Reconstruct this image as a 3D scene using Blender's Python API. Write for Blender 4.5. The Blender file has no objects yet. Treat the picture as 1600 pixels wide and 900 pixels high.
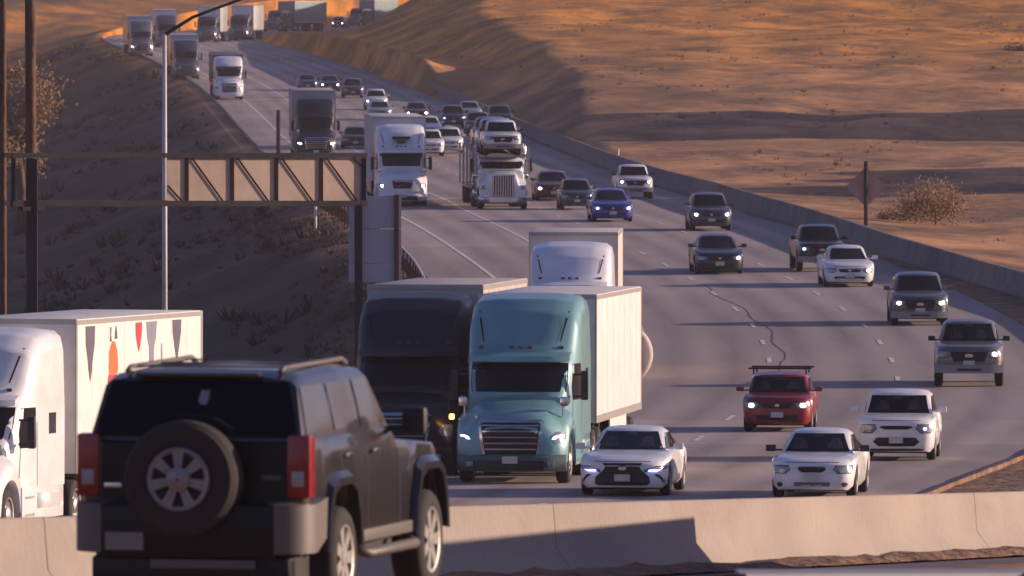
import bpy, bmesh, math, random
from mathutils import Vector, Matrix, noise
from mathutils.bvhtree import BVHTree
R = math.radians
random.seed(7)
SC = bpy.context.scene
COL = SC.collection
# ---------------------------------------------------------------- camera
F = 16000.0; HZ = -20.0; CZ = 10.4
PITCH = math.atan((450 - HZ) / F)
cam_d = bpy.data.cameras.new('camera'); cam = bpy.data.objects.new('camera', cam_d); COL.objects.link(cam)
cam.location = (0, 0, CZ); cam.rotation_euler = (R(90) - PITCH, 0, 0)
cam_d.lens = 360; cam_d.sensor_width = 36; cam_d.clip_start = 1; cam_d.clip_end = 12000
cam_d.dof.use_dof = True; cam_d.dof.focus_distance = 240; cam_d.dof.aperture_fstop = 9
SC.camera = cam
# ---------------------------------------------------------------- world, sun, exposure
SUN_AZ = 13.0      # degrees beyond +X, towards +Y
SUN_EL = 12.5
w = bpy.data.worlds.new('World'); SC.world = w; w.use_nodes = True
nt = w.node_tree; bg = nt.nodes['Background']
sky = nt.nodes.new('ShaderNodeTexSky'); sky.sky_type = 'NISHITA'; sky.sun_disc = False
sky.sun_elevation = R(SUN_EL); sky.sun_rotation = R(90 - SUN_AZ)
sky.air_density = 1.0; sky.dust_density = 1.0
tint = nt.nodes.new('ShaderNodeMix'); tint.data_type = 'RGBA'; tint.blend_type = 'MULTIPLY'; tint.inputs[0].default_value = 1
nt.links.new(sky.outputs[0], tint.inputs[6]); tint.inputs[7].default_value = (.86, .80, 1.24, 1)
nt.links.new(tint.outputs[2], bg.inputs[0]); bg.inputs[1].default_value = 0.078
sd = bpy.data.lights.new('sun', 'SUN'); sun = bpy.data.objects.new('sun', sd); COL.objects.link(sun)
sd.energy = 4.6; sd.angle = R(0.5); sd.color = (1.0, .74, .54)
sdir = Vector((math.cos(R(SUN_AZ)) * math.cos(R(SUN_EL)), math.sin(R(SUN_AZ)) * math.cos(R(SUN_EL)), math.sin(R(SUN_EL))))
sun.rotation_euler = sdir.to_track_quat('Z', 'Y').to_euler(); sun.location = (200, 50, 80)
SC.view_settings.view_transform = 'Standard'; SC.view_settings.look = 'None'
SC.view_settings.exposure = 0.48; SC.view_settings.gamma = 1
SC.cycles.volume_bounces = 0; SC.cycles.max_bounces = 5; SC.cycles.sample_clamp_indirect = 4

# ---------------------------------------------------------------- helpers
def P(x, y, Y):
    """world point at depth Y seen at photo pixel x, y (1600 x 900)"""
    a = (x - 800) / F; b = (450 - y) / F
    cp, sp = math.cos(PITCH), math.sin(PITCH)
    dx, dy, dz = a, cp + b * sp, -sp + b * cp
    return Vector((dx / dy * Y, Y, CZ + dz / dy * Y))

def herm(tab):
    xs = [t[0] for t in tab]; ys = [t[1] for t in tab]; n = len(xs)
    d = [(ys[i+1] - ys[i]) / (xs[i+1] - xs[i]) for i in range(n - 1)]
    m = [d[0]] + [(d[i-1] + d[i]) / 2 for i in range(1, n - 1)] + [d[-1]]
    for i in range(1, n - 1):
        if d[i-1] * d[i] <= 0: m[i] *= .5
    def f(x):
        if x <= xs[0]: return ys[0] + m[0] * (x - xs[0])
        if x >= xs[-1]: return ys[-1] + m[-1] * (x - xs[-1])
        i = 0
        while x > xs[i+1]: i += 1
        h = xs[i+1] - xs[i]; t = (x - xs[i]) / h
        return ((2*t**3 - 3*t*t + 1) * ys[i] + (t**3 - 2*t*t + t) * h * m[i]
                + (-2*t**3 + 3*t*t) * ys[i+1] + (t**3 - t*t) * h * m[i+1])
    return f
def lin(tab):
    def f(x):
        if x <= tab[0][0]: return tab[0][1]
        for (a, b), (c, d) in zip(tab, tab[1:]):
            if x <= c: return b + (d - b) * (x - a) / (c - a)
        return tab[-1][1]
    return f
def sstep(a, b, x):
    if abs(b - a) < 1e-9: return float(x >= a)
    t = max(0, min(1, (x - a) / (b - a))); return t * t * (3 - 2 * t)

cx = herm([(60, -36), (100, -25), (140, -13.5), (170, -6.5), (188, -2.6), (200, -.3), (214, 1.4), (234, 3.2), (254, 4.7), (284, 6.7), (333, 7.5),
           (369, 6.6), (385, 5.9), (444, 2.9), (457, 2.2), (480, 1.0), (501, 0.1), (537, -2.0), (660, -7.2), (894, -18.0),
           (1030, -27), (1180, -37.5), (1280, -41), (1380, -37), (1500, -24), (1620, -6), (1800, 26)])
zr = herm([(60, .9), (120, .8), (170, .6), (190, .25), (214, 0), (250, -.5), (300, -.7), (340, -.6), (400, -.2), (450, 0), (520, .0), (678, .25), (842, 1.2),
           (1067, 3.4), (1180, 4.1), (1300, 4.4), (1600, 4.5), (1800, 4.6)])
def dcx(Y): return (cx(Y + 2) - cx(Y - 2)) / 4
def dzr(Y): return (zr(Y + 2) - zr(Y - 2)) / 4
def road_pt(Y, off, dz=0):
    c = dcx(Y); n = math.hypot(1, c)
    return Vector((cx(Y) + off / n, Y - off * c / n, zr(Y) + dz))
def on_road(x, y):
    lo, hi = 120.0, 1500.0
    for _ in range(50):
        m = (lo + hi) / 2
        if P(x, y, m).z > zr(m): lo = m
        else: hi = m
    return P(x, y, lo)

def tag(o, label=None, cat=None, group=None, kind=None):
    if label: o['label'] = label
    if cat: o['category'] = cat
    if group: o['group'] = group
    if kind: o['kind'] = kind
    return o
def thing(name, label, cat, loc=(0, 0, 0), rot=(0, 0, 0), group=None):
    o = bpy.data.objects.new(name, None); COL.objects.link(o)
    o.empty_display_size = .3
    o.location = loc; o.rotation_euler = rot
    return tag(o, label, cat, group)
def obj(name, bm, mat, parent=None, smooth=True, ang=34):
    me = bpy.data.meshes.new(name)
    if smooth:
        for f in bm.faces: f.smooth = True
        ca = math.radians(ang)
        for e in bm.edges:
            if len(e.link_faces) == 2 and e.calc_face_angle(0) > ca: e.smooth = False
    bm.to_mesh(me); bm.free()
    o = bpy.data.objects.new(name, me); COL.objects.link(o)
    if mat: me.materials.append(mat)
    if parent: o.parent = parent
    return o
def link_mesh(name, me, parent, loc=(0, 0, 0), rot=(0, 0, 0), scale=(1, 1, 1)):
    o = bpy.data.objects.new(name, me); COL.objects.link(o); o.parent = parent
    o.location = loc; o.rotation_euler = rot; o.scale = scale
    return o
def box(bm, x0, x1, y0, y1, z0, z1, bev=0.0):
    b = bmesh.new()
    bmesh.ops.create_cube(b, size=1, matrix=Matrix.Translation(((x0+x1)/2, (y0+y1)/2, (z0+z1)/2)) @ Matrix.Diagonal((abs(x1-x0), abs(y1-y0), abs(z1-z0), 1)))
    if bev: bmesh.ops.bevel(b, geom=b.edges[:], offset=bev, segments=2, affect='EDGES', profile=.6)
    me = bpy.data.meshes.new('t'); b.to_mesh(me); b.free(); bm.from_mesh(me); bpy.data.meshes.remove(me)
def tube(bm, pts, r, seg=8, r2=None, cap=True):
    pts = [Vector(p) for p in pts]; rings = []
    n = len(pts)
    for i, p in enumerate(pts):
        t = (pts[min(i+1, n-1)] - pts[max(i-1, 0)]).normalized()
        a = t.orthogonal().normalized() if i == 0 else (rings[-1][1] - rings[-1][1].dot(t) * t).normalized()
        b = t.cross(a); rr = r if r2 is None else r + (r2 - r) * i / (n - 1)
        ring = [bm.verts.new(p + (a * math.cos(k*2*math.pi/seg) + b * math.sin(k*2*math.pi/seg)) * rr) for k in range(seg)]
        rings.append((ring, a))
    for (A, _), (B, _) in zip(rings, rings[1:]):
        for k in range(seg): bm.faces.new((A[k], A[(k+1) % seg], B[(k+1) % seg], B[k]))
    if cap:
        bm.faces.new(rings[0][0][::-1]); bm.faces.new(rings[-1][0])
def beam(bm, a, b, w_, h_):
    """rectangular bar from a to b"""
    a = Vector(a); b = Vector(b); t = (b - a).normalized()
    u = t.cross(Vector((0, 1, 0)));  u = u.normalized() if u.length > .01 else Vector((1, 0, 0))
    v = t.cross(u).normalized()
    vs = [[bm.verts.new(p + u*sx*w_/2 + v*sy*h_/2) for sx, sy in ((-1,-1),(1,-1),(1,1),(-1,1))] for p in (a, b)]
    for k in range(4): bm.faces.new((vs[0][k], vs[0][(k+1)%4], vs[1][(k+1)%4], vs[1][k]))
    bm.faces.new(vs[0][::-1]); bm.faces.new(vs[1])
def lathe(bm, prof, seg=24, M=Matrix()):
    """prof = [(axial, radius)], axis along X"""
    rings = []
    for a, r in prof:
        rings.append([bm.verts.new(M @ Vector((a, r*math.cos(k*2*math.pi/seg), r*math.sin(k*2*math.pi/seg)))) for k in range(seg)])
    for A, B in zip(rings, rings[1:]):
        for k in range(seg): bm.faces.new((A[k], A[(k+1)%seg], B[(k+1)%seg], B[k]))
    return rings
def loft(bm, secs, caps=True):
    rings = [[bm.verts.new(p) for p in s] for s in secs]; n = len(rings[0])
    for A, B in zip(rings, rings[1:]):
        for k in range(n): bm.faces.new((A[k], A[(k+1)%n], B[(k+1)%n], B[k]))
    if caps: bm.faces.new(rings[0][::-1]); bm.faces.new(rings[-1])
def half_ring(half):
    return half + [Vector((-p.x, p.y, p.z)) for p in half[::-1] if abs(p.x) > 1e-6]

# projected skins: rows of (z, a, b) laid on a shell along an axis
def skin(bvh, rows, axis='F', off=.01, nx=8, sub=3, mirror=False, bm=None):
    bm = bm or bmesh.new()
    rr = []
    for (z0, a0, b0), (z1, a1, b1) in zip(rows, rows[1:]):
        for k in range(sub):
            t = k / sub; rr.append((z0+(z1-z0)*t, a0+(a1-a0)*t, b0+(b1-b0)*t))
    rr.append(rows[-1])
    for mir in ((1, -1) if mirror else (1,)):
        grid = []
        for z, a, b in rr:
            line = []
            for i in range(nx + 1):
                u = a + (b - a) * i / nx
                if axis == 'F': o_, d_ = Vector((u*mir, -3, z)), Vector((0, 1, 0))
                elif axis == 'B': o_, d_ = Vector((u*mir, 40, z)), Vector((0, -1, 0))
                elif axis == 'S': o_, d_ = Vector((3*mir, u, z)), Vector((-mir, 0, 0))
                elif axis == 'T': o_, d_ = Vector((u*mir, z, 6)), Vector((0, 0, -1))
                hit = bvh.ray_cast(o_, d_)
                line.append(bm.verts.new(hit[0] - d_ * off) if hit[0] else None)
            grid.append(line)
        for A, B in zip(grid, grid[1:]):
            for i in range(nx):
                q = (A[i], A[i+1], B[i+1], B[i])
                if None in q: continue
                ds = [v.co for v in q]
                if axis in 'FB' and max(p.y for p in ds) - min(p.y for p in ds) > .6: continue
                if axis == 'S' and max(p.x for p in ds) - min(p.x for p in ds) > .35: continue
                bm.faces.new(q)
    bmesh.ops.recalc_face_normals(bm, faces=bm.faces[:])
    return bm
def bvh_of(bm):
    return BVHTree.FromBMesh(bm)

# ---------------------------------------------------------------- materials
MATS = {}
def mat(name, col, rough=.5, metal=0, emit=None, es=0, coat=0, bump=None, spec=None):
    if name in MATS: return MATS[name]
    m = bpy.data.materials.new(name); m.use_nodes = True; n = m.node_tree.nodes; l = m.node_tree.links; b = n['Principled BSDF']
    b.inputs['Base Color'].default_value = (*col, 1); b.inputs['Roughness'].default_value = rough; b.inputs['Metallic'].default_value = metal
    b.inputs['Coat Weight'].default_value = coat; b.inputs['Coat Roughness'].default_value = .08
    if emit: b.inputs['Emission Color'].default_value = (*emit, 1); b.inputs['Emission Strength'].default_value = es
    # road grime: every surface gets gentle unevenness of tone and gloss
    if not emit:
        geo = n.new('ShaderNodeTexCoord'); no = n.new('ShaderNodeTexNoise'); no.inputs['Scale'].default_value = 1.7; no.inputs['Detail'].default_value = 5
        l.new(geo.outputs['Object'], no.inputs['Vector'])
        mr = n.new('ShaderNodeMapRange'); mr.inputs['From Min'].default_value = .3; mr.inputs['From Max'].default_value = .75
        mr.inputs['To Min'].default_value = 1.0; mr.inputs['To Max'].default_value = .78
        l.new(no.outputs[0], mr.inputs['Value'])
        mx = n.new('ShaderNodeMix'); mx.data_type = 'RGBA'; mx.blend_type = 'MULTIPLY'; mx.inputs[0].default_value = 1
        mx.inputs[6].default_value = (*col, 1); l.new(mr.outputs[0], mx.inputs[7]); l.new(mx.outputs[2], b.inputs['Base Color'])
        m2 = n.new('ShaderNodeMapRange'); m2.inputs['To Min'].default_value = max(0, rough - .06); m2.inputs['To Max'].default_value = min(1, rough + .12)
        l.new(no.outputs[0], m2.inputs['Value']); l.new(m2.outputs[0], b.inputs['Roughness'])
    MATS[name] = m; return m
def paint(name, col, metal=.0, rough=.35): return mat('paint_' + name, col, rough, metal, coat=.7)
GLASS = mat('dark_glass', (.008, .009, .016), .08)
GLASS.node_tree.nodes['Principled BSDF'].inputs['Specular IOR Level'].default_value = .28
RUBBER = mat('tyre_rubber', (.025, .023, .024), .85)
RIM = mat('alloy_rim', (.55, .53, .52), .35, .8)
CHROME = mat('chrome', (.75, .74, .75), .18, 1)
BLACKP = mat('black_plastic', (.02, .02, .022), .5)
GRILLE = mat('grille_black', (.012, .012, .016), .45)
PLATE = mat('plate_white', (.55, .55, .52), .6)
LAMP_OFF = mat('lamp_clear', (.26, .28, .34), .12, .3)
LAMP_W = mat('lamp_warm', (1, 1, 1), .3, emit=(1, .86, .55), es=14)
LAMP_B = mat('lamp_cool', (1, 1, 1), .3, emit=(.30, .33, 1), es=4.5)
LAMP_C = mat('lamp_white', (1, 1, 1), .3, emit=(.9, .88, 1), es=14)
LAMP_A = mat('lamp_amber', (1, .5, .1), .3, emit=(1, .42, .05), es=9)
TAIL = mat('tail_red', (.26, .006, .010), .25, coat=.3)
SEAM = mat('panel_gap', (.008, .008, .009), .7)
STEEL = mat('galvanised_steel', (.42, .42, .44), .5, .6)
CHASSIS = mat('chassis', (.03, .028, .03), .7)

def ramp_mat(name, stops, scale, detail=8, rough=.95, bump=.4, bscale=None, stretch=(1, 1, 1), second=None):
    m = bpy.data.materials.new(name); m.use_nodes = True; n = m.node_tree.nodes; l = m.node_tree.links; b = n['Principled BSDF']
    b.inputs['Roughness'].default_value = rough
    b.inputs['Specular IOR Level'].default_value = .25
    g = n.new('ShaderNodeNewGeometry'); mp = n.new('ShaderNodeMapping'); mp.inputs['Scale'].default_value = stretch
    l.new(g.outputs['Position'], mp.inputs[0])
    no = n.new('ShaderNodeTexNoise'); no.inputs['Scale'].default_value = scale; no.inputs['Detail'].default_value = detail; no.inputs['Roughness'].default_value = .65
    l.new(mp.outputs[0], no.inputs['Vector'])
    cr = n.new('ShaderNodeValToRGB'); l.new(no.outputs[0], cr.inputs[0])
    e = cr.color_ramp.elements
    while len(e) < len(stops): e.new(.5)
    for el, (p, c) in zip(e, stops): el.position = p; el.color = (*c, 1)
    out = cr.outputs[0]
    if second:
        sc, fac, c2 = second
        n2 = n.new('ShaderNodeTexNoise'); n2.inputs['Scale'].default_value = sc; n2.inputs['Detail'].default_value = 4
        l.new(mp.outputs[0], n2.inputs['Vector'])
        mr = n.new('ShaderNodeMapRange'); mr.inputs['From Min'].default_value = .45; mr.inputs['From Max'].default_value = .68; mr.inputs['To Max'].default_value = fac
        l.new(n2.outputs[0], mr.inputs['Value'])
        mx = n.new('ShaderNodeMix'); mx.data_type = 'RGBA'; l.new(mr.outputs[0], mx.inputs[0]); l.new(out, mx.inputs[6]); mx.inputs[7].default_value = (*c2, 1)
        out = mx.outputs[2]
    l.new(out, b.inputs['Base Color'])
    bp = n.new('ShaderNodeBump'); bp.inputs['Strength'].default_value = bump; bp.inputs['Distance'].default_value = .3
    nb = n.new('ShaderNodeTexNoise'); nb.inputs['Scale'].default_value = bscale or scale * 3; nb.inputs['Detail'].default_value = 6
    l.new(g.outputs['Position'], nb.inputs['Vector']); l.new(nb.outputs[0], bp.inputs['Height']); l.new(bp.outputs[0], b.inputs['Normal'])
    MATS[name] = m; return m
M_GROUND = ramp_mat('dry_grass_hill', [(.32, (.10, .055, .035)), (.45, (.26, .135, .075)), (.56, (.50, .25, .115)), (.72, (.66, .35, .165))], .16, 12, bump=.8, bscale=.6, stretch=(1, .30, 1),
                    second=(.06, .7, (.20, .11, .05)))
M_ROAD = ramp_mat('asphalt', [(.3, (.27, .22, .215)), (.5, (.36, .295, .285)), (.7, (.43, .345, .325))], .09, 9, rough=.85, bump=.05, bscale=8, stretch=(2.2, .25, 1),
                  second=(.25, .5, (.29, .255, .27)))
M_NEAR = ramp_mat('asphalt_near', [(.3, (.10, .085, .09)), (.7, (.16, .13, .135))], .8, 9, rough=.9, bump=.1, bscale=20)
M_DIRT = ramp_mat('shoulder_dirt', [(.3, (.10, .06, .045)), (.5, (.21, .125, .085)), (.7, (.34, .20, .13))], .9, 9, bump=.8, bscale=3)
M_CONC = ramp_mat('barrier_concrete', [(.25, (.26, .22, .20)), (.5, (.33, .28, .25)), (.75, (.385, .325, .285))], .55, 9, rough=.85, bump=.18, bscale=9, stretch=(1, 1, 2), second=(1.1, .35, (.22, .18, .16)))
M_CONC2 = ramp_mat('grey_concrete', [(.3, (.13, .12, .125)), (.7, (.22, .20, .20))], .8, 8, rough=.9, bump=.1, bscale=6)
M_LINE = ramp_mat('road_paint', [(.3, (.38, .35, .34)), (.55, (.68, .64, .61))], 3.0, 6, rough=.7, bump=.02)
M_WOOD = ramp_mat('weathered_wood', [(.3, (.06, .03, .02)), (.7, (.17, .09, .055))], 1.2, 8, rough=.85, bump=.3, stretch=(6, 6, .5))
M_RUST = ramp_mat('weathered_steel', [(.3, (.028, .026, .032)), (.7, (.055, .05, .055))], 1.0, 6, rough=1, bump=.1)
M_BRACE = ramp_mat('rusty_brace', [(.3, (.10, .055, .04)), (.7, (.18, .10, .07))], 1.0, 6, rough=1, bump=.1)
M_SCRUB = ramp_mat('scrub_leaf', [(.3, (.06, .045, .025)), (.6, (.17, .11, .055)), (.8, (.27, .17, .09))], .5, 4, rough=1, bump=0)
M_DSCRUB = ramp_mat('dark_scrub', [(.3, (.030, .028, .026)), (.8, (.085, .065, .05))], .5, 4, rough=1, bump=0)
M_LEAF = ramp_mat('dry_leaf', [(.3, (.16, .10, .06)), (.6, (.30, .18, .10)), (.8, (.40, .25, .14))], 1.5, 4, rough=1, bump=0)

def shade_gold_mix(m):
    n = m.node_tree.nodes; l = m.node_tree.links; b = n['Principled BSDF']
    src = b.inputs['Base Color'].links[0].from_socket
    at = n.new('ShaderNodeAttribute'); at.attribute_name = 'bank_shade'  # painted shade: darkens the left bank and far-left hill
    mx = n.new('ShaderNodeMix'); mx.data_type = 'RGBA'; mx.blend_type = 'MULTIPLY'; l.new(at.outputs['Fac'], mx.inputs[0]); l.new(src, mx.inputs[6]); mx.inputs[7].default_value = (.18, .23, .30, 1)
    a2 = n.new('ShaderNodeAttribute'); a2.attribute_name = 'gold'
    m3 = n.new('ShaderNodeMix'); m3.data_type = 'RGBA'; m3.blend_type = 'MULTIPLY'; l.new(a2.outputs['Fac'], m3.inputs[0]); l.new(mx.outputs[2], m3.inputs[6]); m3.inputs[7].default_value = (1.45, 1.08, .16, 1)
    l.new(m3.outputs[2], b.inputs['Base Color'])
shade_gold_mix(M_GROUND)
# ---------------------------------------------------------------- terrain
NB_X, NB_Y, NB_S = -5.3, 107.0, .287          # the near barrier's line
def near_v(X, Y): return ((X - NB_X) - (Y - NB_Y) * NB_S) / math.hypot(1, NB_S)
def near_z(Y): return 3.95 - (Y - 107) * .043
hillz = herm([(300, 0), (560, .0), (640, .25), (700, .9), (800, 2.3), (900, 4.0), (1000, 6.0), (1150, 9.4), (1300, 14), (1600, 24), (2500, 60), (6000, 170)])
def ground(X, Y):
    Y = max(Y, 20.0) if X > -1e9 else Y
    u = X - cx(Y); r = zr(min(Y, 1900)); au = abs(u)
    nz = noise.noise(Vector((X*.05, Y*.018, 0))) ; n2 = noise.noise(Vector((X*.16, Y*.05, 5)))
    if u > 0:
        z = r - .03
        k = sstep(10, 26, u)
        # spur rising beside the road: its flank faces away from the sun
        spur = lin([(560, 0), (640, .5), (700, 1.4), (800, 3.0), (900, 3.5), (1000, 3.8), (1100, 4.8), (1250, 8.5), (1500, 14), (2600, 30)])(Y)
        s0 = lin([(0, 11), (700, 10.5), (860, 11), (940, 13.5), (1080, 15), (1180, 18), (1320, 18), (1700, 12)])(Y)
        wid = spur / (.37 + .06 * nz)
        t = max(0, min(1, (u - s0) / max(wid, .1)))
        rise = spur * (t * .5 + .5 * sstep(0, 1, t)) * (1 + .10 * n2)
        h = hillz(Y)
        z = r - .03 + rise
        far = h + nz * 1.0 * sstep(560, 900, Y) + (u - 40) * .012
        z = z + max(0, far - (r + spur)) * sstep(s0 + wid*.8, s0 + wid + 14, u)
        z += (n2 * .12 + nz * .35) * k * sstep(400, 620, Y)
        z -= .35 * sstep(12, 18, u) * (1 - sstep(16, 30, u)) * (1 - sstep(480, 560, Y))
        z += n2 * .25 * k * (1 - sstep(400, 620, Y))
        # ground climbs out of the frame on the right
        z += max(0, u - 70) * .05
        # berm with a lit crest across the hollow
        z += 1.0 * math.exp(-((Y - 655 - u*.3) / 7.0)**2) * sstep(24, 32, u)
        z += lin([(840, 0), (900, 2.6), (1000, 2.5), (1100, 1.7), (1190, .9), (1240, 0)])(Y) * sstep(9.3, 10.2, u) * max(0, 1 - max(0, u - 10.2) / 7.0)
    else:
        dep = lin([(0, 1.2), (200, 2.2), (300, 3.6), (420, 4.6), (700, 6.2), (1000, 8.2), (1180, 7.0), (1400, 2.0), (1700, .2)])(Y)
        s0 = 10.2
        wid = dep / .36
        t = max(0, min(1, (-u - s0) / wid))
        z = r - .03 - dep * (t * .8 + .2 * sstep(0, 1, t))
        z += (n2 * .55 + nz * .5) * sstep(10, 18, -u)
        # far side of the valley climbs again
        v = -u - s0 - wid - 16
        if v > 0: z += min(v * .16, 20 + Y * .02) * sstep(300, 700, Y)
        z += sstep(1150, 1500, Y) * max(0, (Y - 1150)) * .012
        z += sstep(1500, 1900, Y) * max(0, (Y - 1500)) * .03
    if Y > 1650: z += (Y - 1650) * .03
    if au < 9.0 and Y < 1800: z = r - .45
    # raised roadway where the photographer's side of the interchange runs
    if Y < 260:
        v = near_v(X, Y)
        zn = near_z(Y)
        k = sstep(-6.5, -.6, v)
        if au > 9.2 or v > -2: z = z * (1 - k) + (zn - .02) * k
        if v > 14: z += min((v - 14) * .02, 2)
    return z
bm = bmesh.new()
Ys = []
for y_ in (-2500, -900, -300, -100, -30): Ys.append(float(y_))
y_ = 20.0
while y_ < 420: Ys.append(y_); y_ += 2.5
while y_ < 1700: Ys.append(y_); y_ += 4.5
while y_ < 9000: Ys.append(y_); y_ *= 1.05
us = [-9.05, -8.6, 0, 8.6, 9.05]
a = 9.6; st = .7
pos = []
while a < 75: pos.append(a); a += st; st = min(st * 1.03, 1.8)
while a < 3500: pos.append(a); a *= 1.12
us = [-p for p in pos[::-1]] + us + pos
lay = bm.verts.layers.float.new('bank_shade'); lay2 = bm.verts.layers.float.new('gold')
grid = [[bm.verts.new((cx(min(Y, 1700)) + u, Y, ground(cx(min(Y, 1700)) + u, Y))) for u in us] for Y in Ys]
for A, B in zip(grid, grid[1:]):
    for i in range(len(us) - 1): bm.faces.new((A[i], A[i+1], B[i+1], B[i]))
# shade on the left embankment and far-left hill painted in; hills are straw-coloured grass
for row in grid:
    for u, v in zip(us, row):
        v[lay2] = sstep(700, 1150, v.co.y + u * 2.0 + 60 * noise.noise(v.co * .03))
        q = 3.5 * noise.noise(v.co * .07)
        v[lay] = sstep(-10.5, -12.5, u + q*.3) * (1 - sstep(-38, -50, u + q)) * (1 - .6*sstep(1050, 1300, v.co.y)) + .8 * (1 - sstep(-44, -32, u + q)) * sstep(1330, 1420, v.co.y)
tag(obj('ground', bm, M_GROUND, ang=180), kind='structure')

# unseen ridges added on the right, sized to keep the freeway hollow in shade
def shade_hump(name, X0, Y0, lx, ly, h, rz=0):
    bm = bmesh.new(); n = 26; g = []
    for i in range(n + 1):
        row = []
        for j in range(n + 1):
            a_, b_ = -1 + 2*i/n, -1 + 2*j/n
            X, Y = a_*lx, b_*ly
            Xr, Yr = X*math.cos(rz) - Y*math.sin(rz) + X0, X*math.sin(rz) + Y*math.cos(rz) + Y0
            hh = h * (max(0.0, 1 - a_*a_) ** 1.2) * (max(0, 1 - b_**6)) * (1 + .25*noise.noise(Vector((Xr*.06, Yr*.06, 1)))) - 1.0
            row.append(bm.verts.new((Xr, Yr, ground(Xr, Yr) + hh)))
        g.append(row)
    for A, B in zip(g, g[1:]):
        for i in range(n): bm.faces.new((A[i], A[i+1], B[i+1], B[i]))
    bmesh.ops.recalc_face_normals(bm, faces=bm.faces[:])
    return tag(obj(name, bm, M_GROUND, ang=180), kind='structure')
shade_hump('shade_ridge', 84, 560, 32, 42, 15, 0)  # added out of view only for the shadow it casts
shade_hump('shade_ridge', 90, 690, 36, 36, 21, 0)

# ---------------------------------------------------------------- freeway, markings, kerbs
offR = lin([(0, 7.3), (196, 7.3), (214, 7.7), (234, 8.5), (262, 9.25), (5000, 9.25)])
def strip(bm, y0, y1, o0, o1, dz, step=4.0, n=1):
    k = max(1, int(round((y1 - y0) / step))); prev = None
    for i in range(k + 1):
        Y = y0 + (y1 - y0) * i / k
        a0 = o0(Y) if callable(o0) else o0; a1 = o1(Y) if callable(o1) else o1
        cur = [bm.verts.new(road_pt(Y, a0 + (a1-a0)*j/n, dz)) for j in range(n + 1)]
        if prev:
            for j in range(n): bm.faces.new((prev[j], prev[j+1], cur[j+1], cur[j]))
        prev = cur
def wheel_paths(m):
    n = m.node_tree.nodes; l = m.node_tree.links; b = n['Principled BSDF']; src = b.inputs['Base Color'].links[0].from_socket
    at = n.new('ShaderNodeAttribute'); at.attribute_name = 'wear'; g = n.new('ShaderNodeNewGeometry')
    mp = n.new('ShaderNodeMapping'); mp.inputs['Scale'].default_value = (1.2, .06, 1); l.new(g.outputs['Position'], mp.inputs[0])
    no = n.new('ShaderNodeTexNoise'); no.inputs['Scale'].default_value = 1.0; no.inputs['Detail'].default_value = 5; l.new(mp.outputs[0], no.inputs['Vector'])
    mu = n.new('ShaderNodeMath'); mu.operation = 'MULTIPLY'; l.new(at.outputs['Fac'], mu.inputs[0]); l.new(no.outputs[0], mu.inputs[1])
    mx = n.new('ShaderNodeMix'); mx.data_type = 'RGBA'; mx.blend_type = 'MULTIPLY'; l.new(mu.outputs[0], mx.inputs[0]); l.new(src, mx.inputs[6]); mx.inputs[7].default_value = (.42, .42, .48, 1)
    # slab-length patches of slightly different paving
    sp_ = n.new('ShaderNodeSeparateXYZ'); l.new(g.outputs['Position'], sp_.inputs[0])
    fl = n.new('ShaderNodeMath'); fl.operation = 'SNAP'; fl.inputs[1].default_value = 17.3; l.new(sp_.outputs['Y'], fl.inputs[0])
    wn = n.new('ShaderNodeTexWhiteNoise'); wn.noise_dimensions = '1D'; l.new(fl.outputs[0], wn.inputs['W'])
    mr = n.new('ShaderNodeMapRange'); mr.inputs['To Min'].default_value = .88; mr.inputs['To Max'].default_value = 1.05; l.new(wn.outputs['Value'], mr.inputs['Value'])
    m2 = n.new('ShaderNodeMix'); m2.data_type = 'RGBA'; m2.blend_type = 'MULTIPLY'; m2.inputs[0].default_value = 1; l.new(mx.outputs[2], m2.inputs[6]); l.new(mr.outputs[0], m2.inputs[7])
    l.new(m2.outputs[2], b.inputs['Base Color'])
wheel_paths(M_ROAD)
bm = bmesh.new(); lay = bm.verts.layers.float.new('wear'); strip(bm, 62, 1790, -9.3, offR, 0, 4, 60)
for i, v in enumerate(bm.verts):
    o_ = -9.3 + 18.55 * (i % 61) / 60
    v[lay] = 0
    for c_ in (-5.1, -1.5, 2.2, 5.8):
        for w_ in (-.85, .85): v[lay] = max(v[lay], math.exp(-((o_ - c_ - w_) / .42)**2))
    v[lay] = max(v[lay], .6 if abs(o_) > 8 else 0)
tag(obj('road', bm, M_ROAD, ang=180), kind='structure')
bm = bmesh.new()
strip(bm, 150, 1700, -6.95, -6.79, .009)
strip(bm, 150, 1700, -3.40, -3.26, .009)
for off in (.35, 4.0):
    y_ = 171.5
    while y_ < 1200:
        strip(bm, y_, y_ + 3.6, off - .065, off + .065, .009, 1.2); y_ += 14.6
tag(obj('lane_marking', bm, M_LINE, smooth=False), kind='structure')
# sealed crack wandering down between the middle lanes
bm = bmesh.new()
def crk(Y): return .55 + .22*math.sin(Y*.045) + .12*math.sin(Y*.31) + .06*noise.noise(Vector((Y*.5, 0, 0)))
strip(bm, 284, 372, lambda Y: crk(Y) - .022, lambda Y: crk(Y) + .022, .005, 1.0)
tag(obj('asphalt_seam', bm, mat('seal_tar', (.035, .03, .035), .6), smooth=False), kind='structure')

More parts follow.
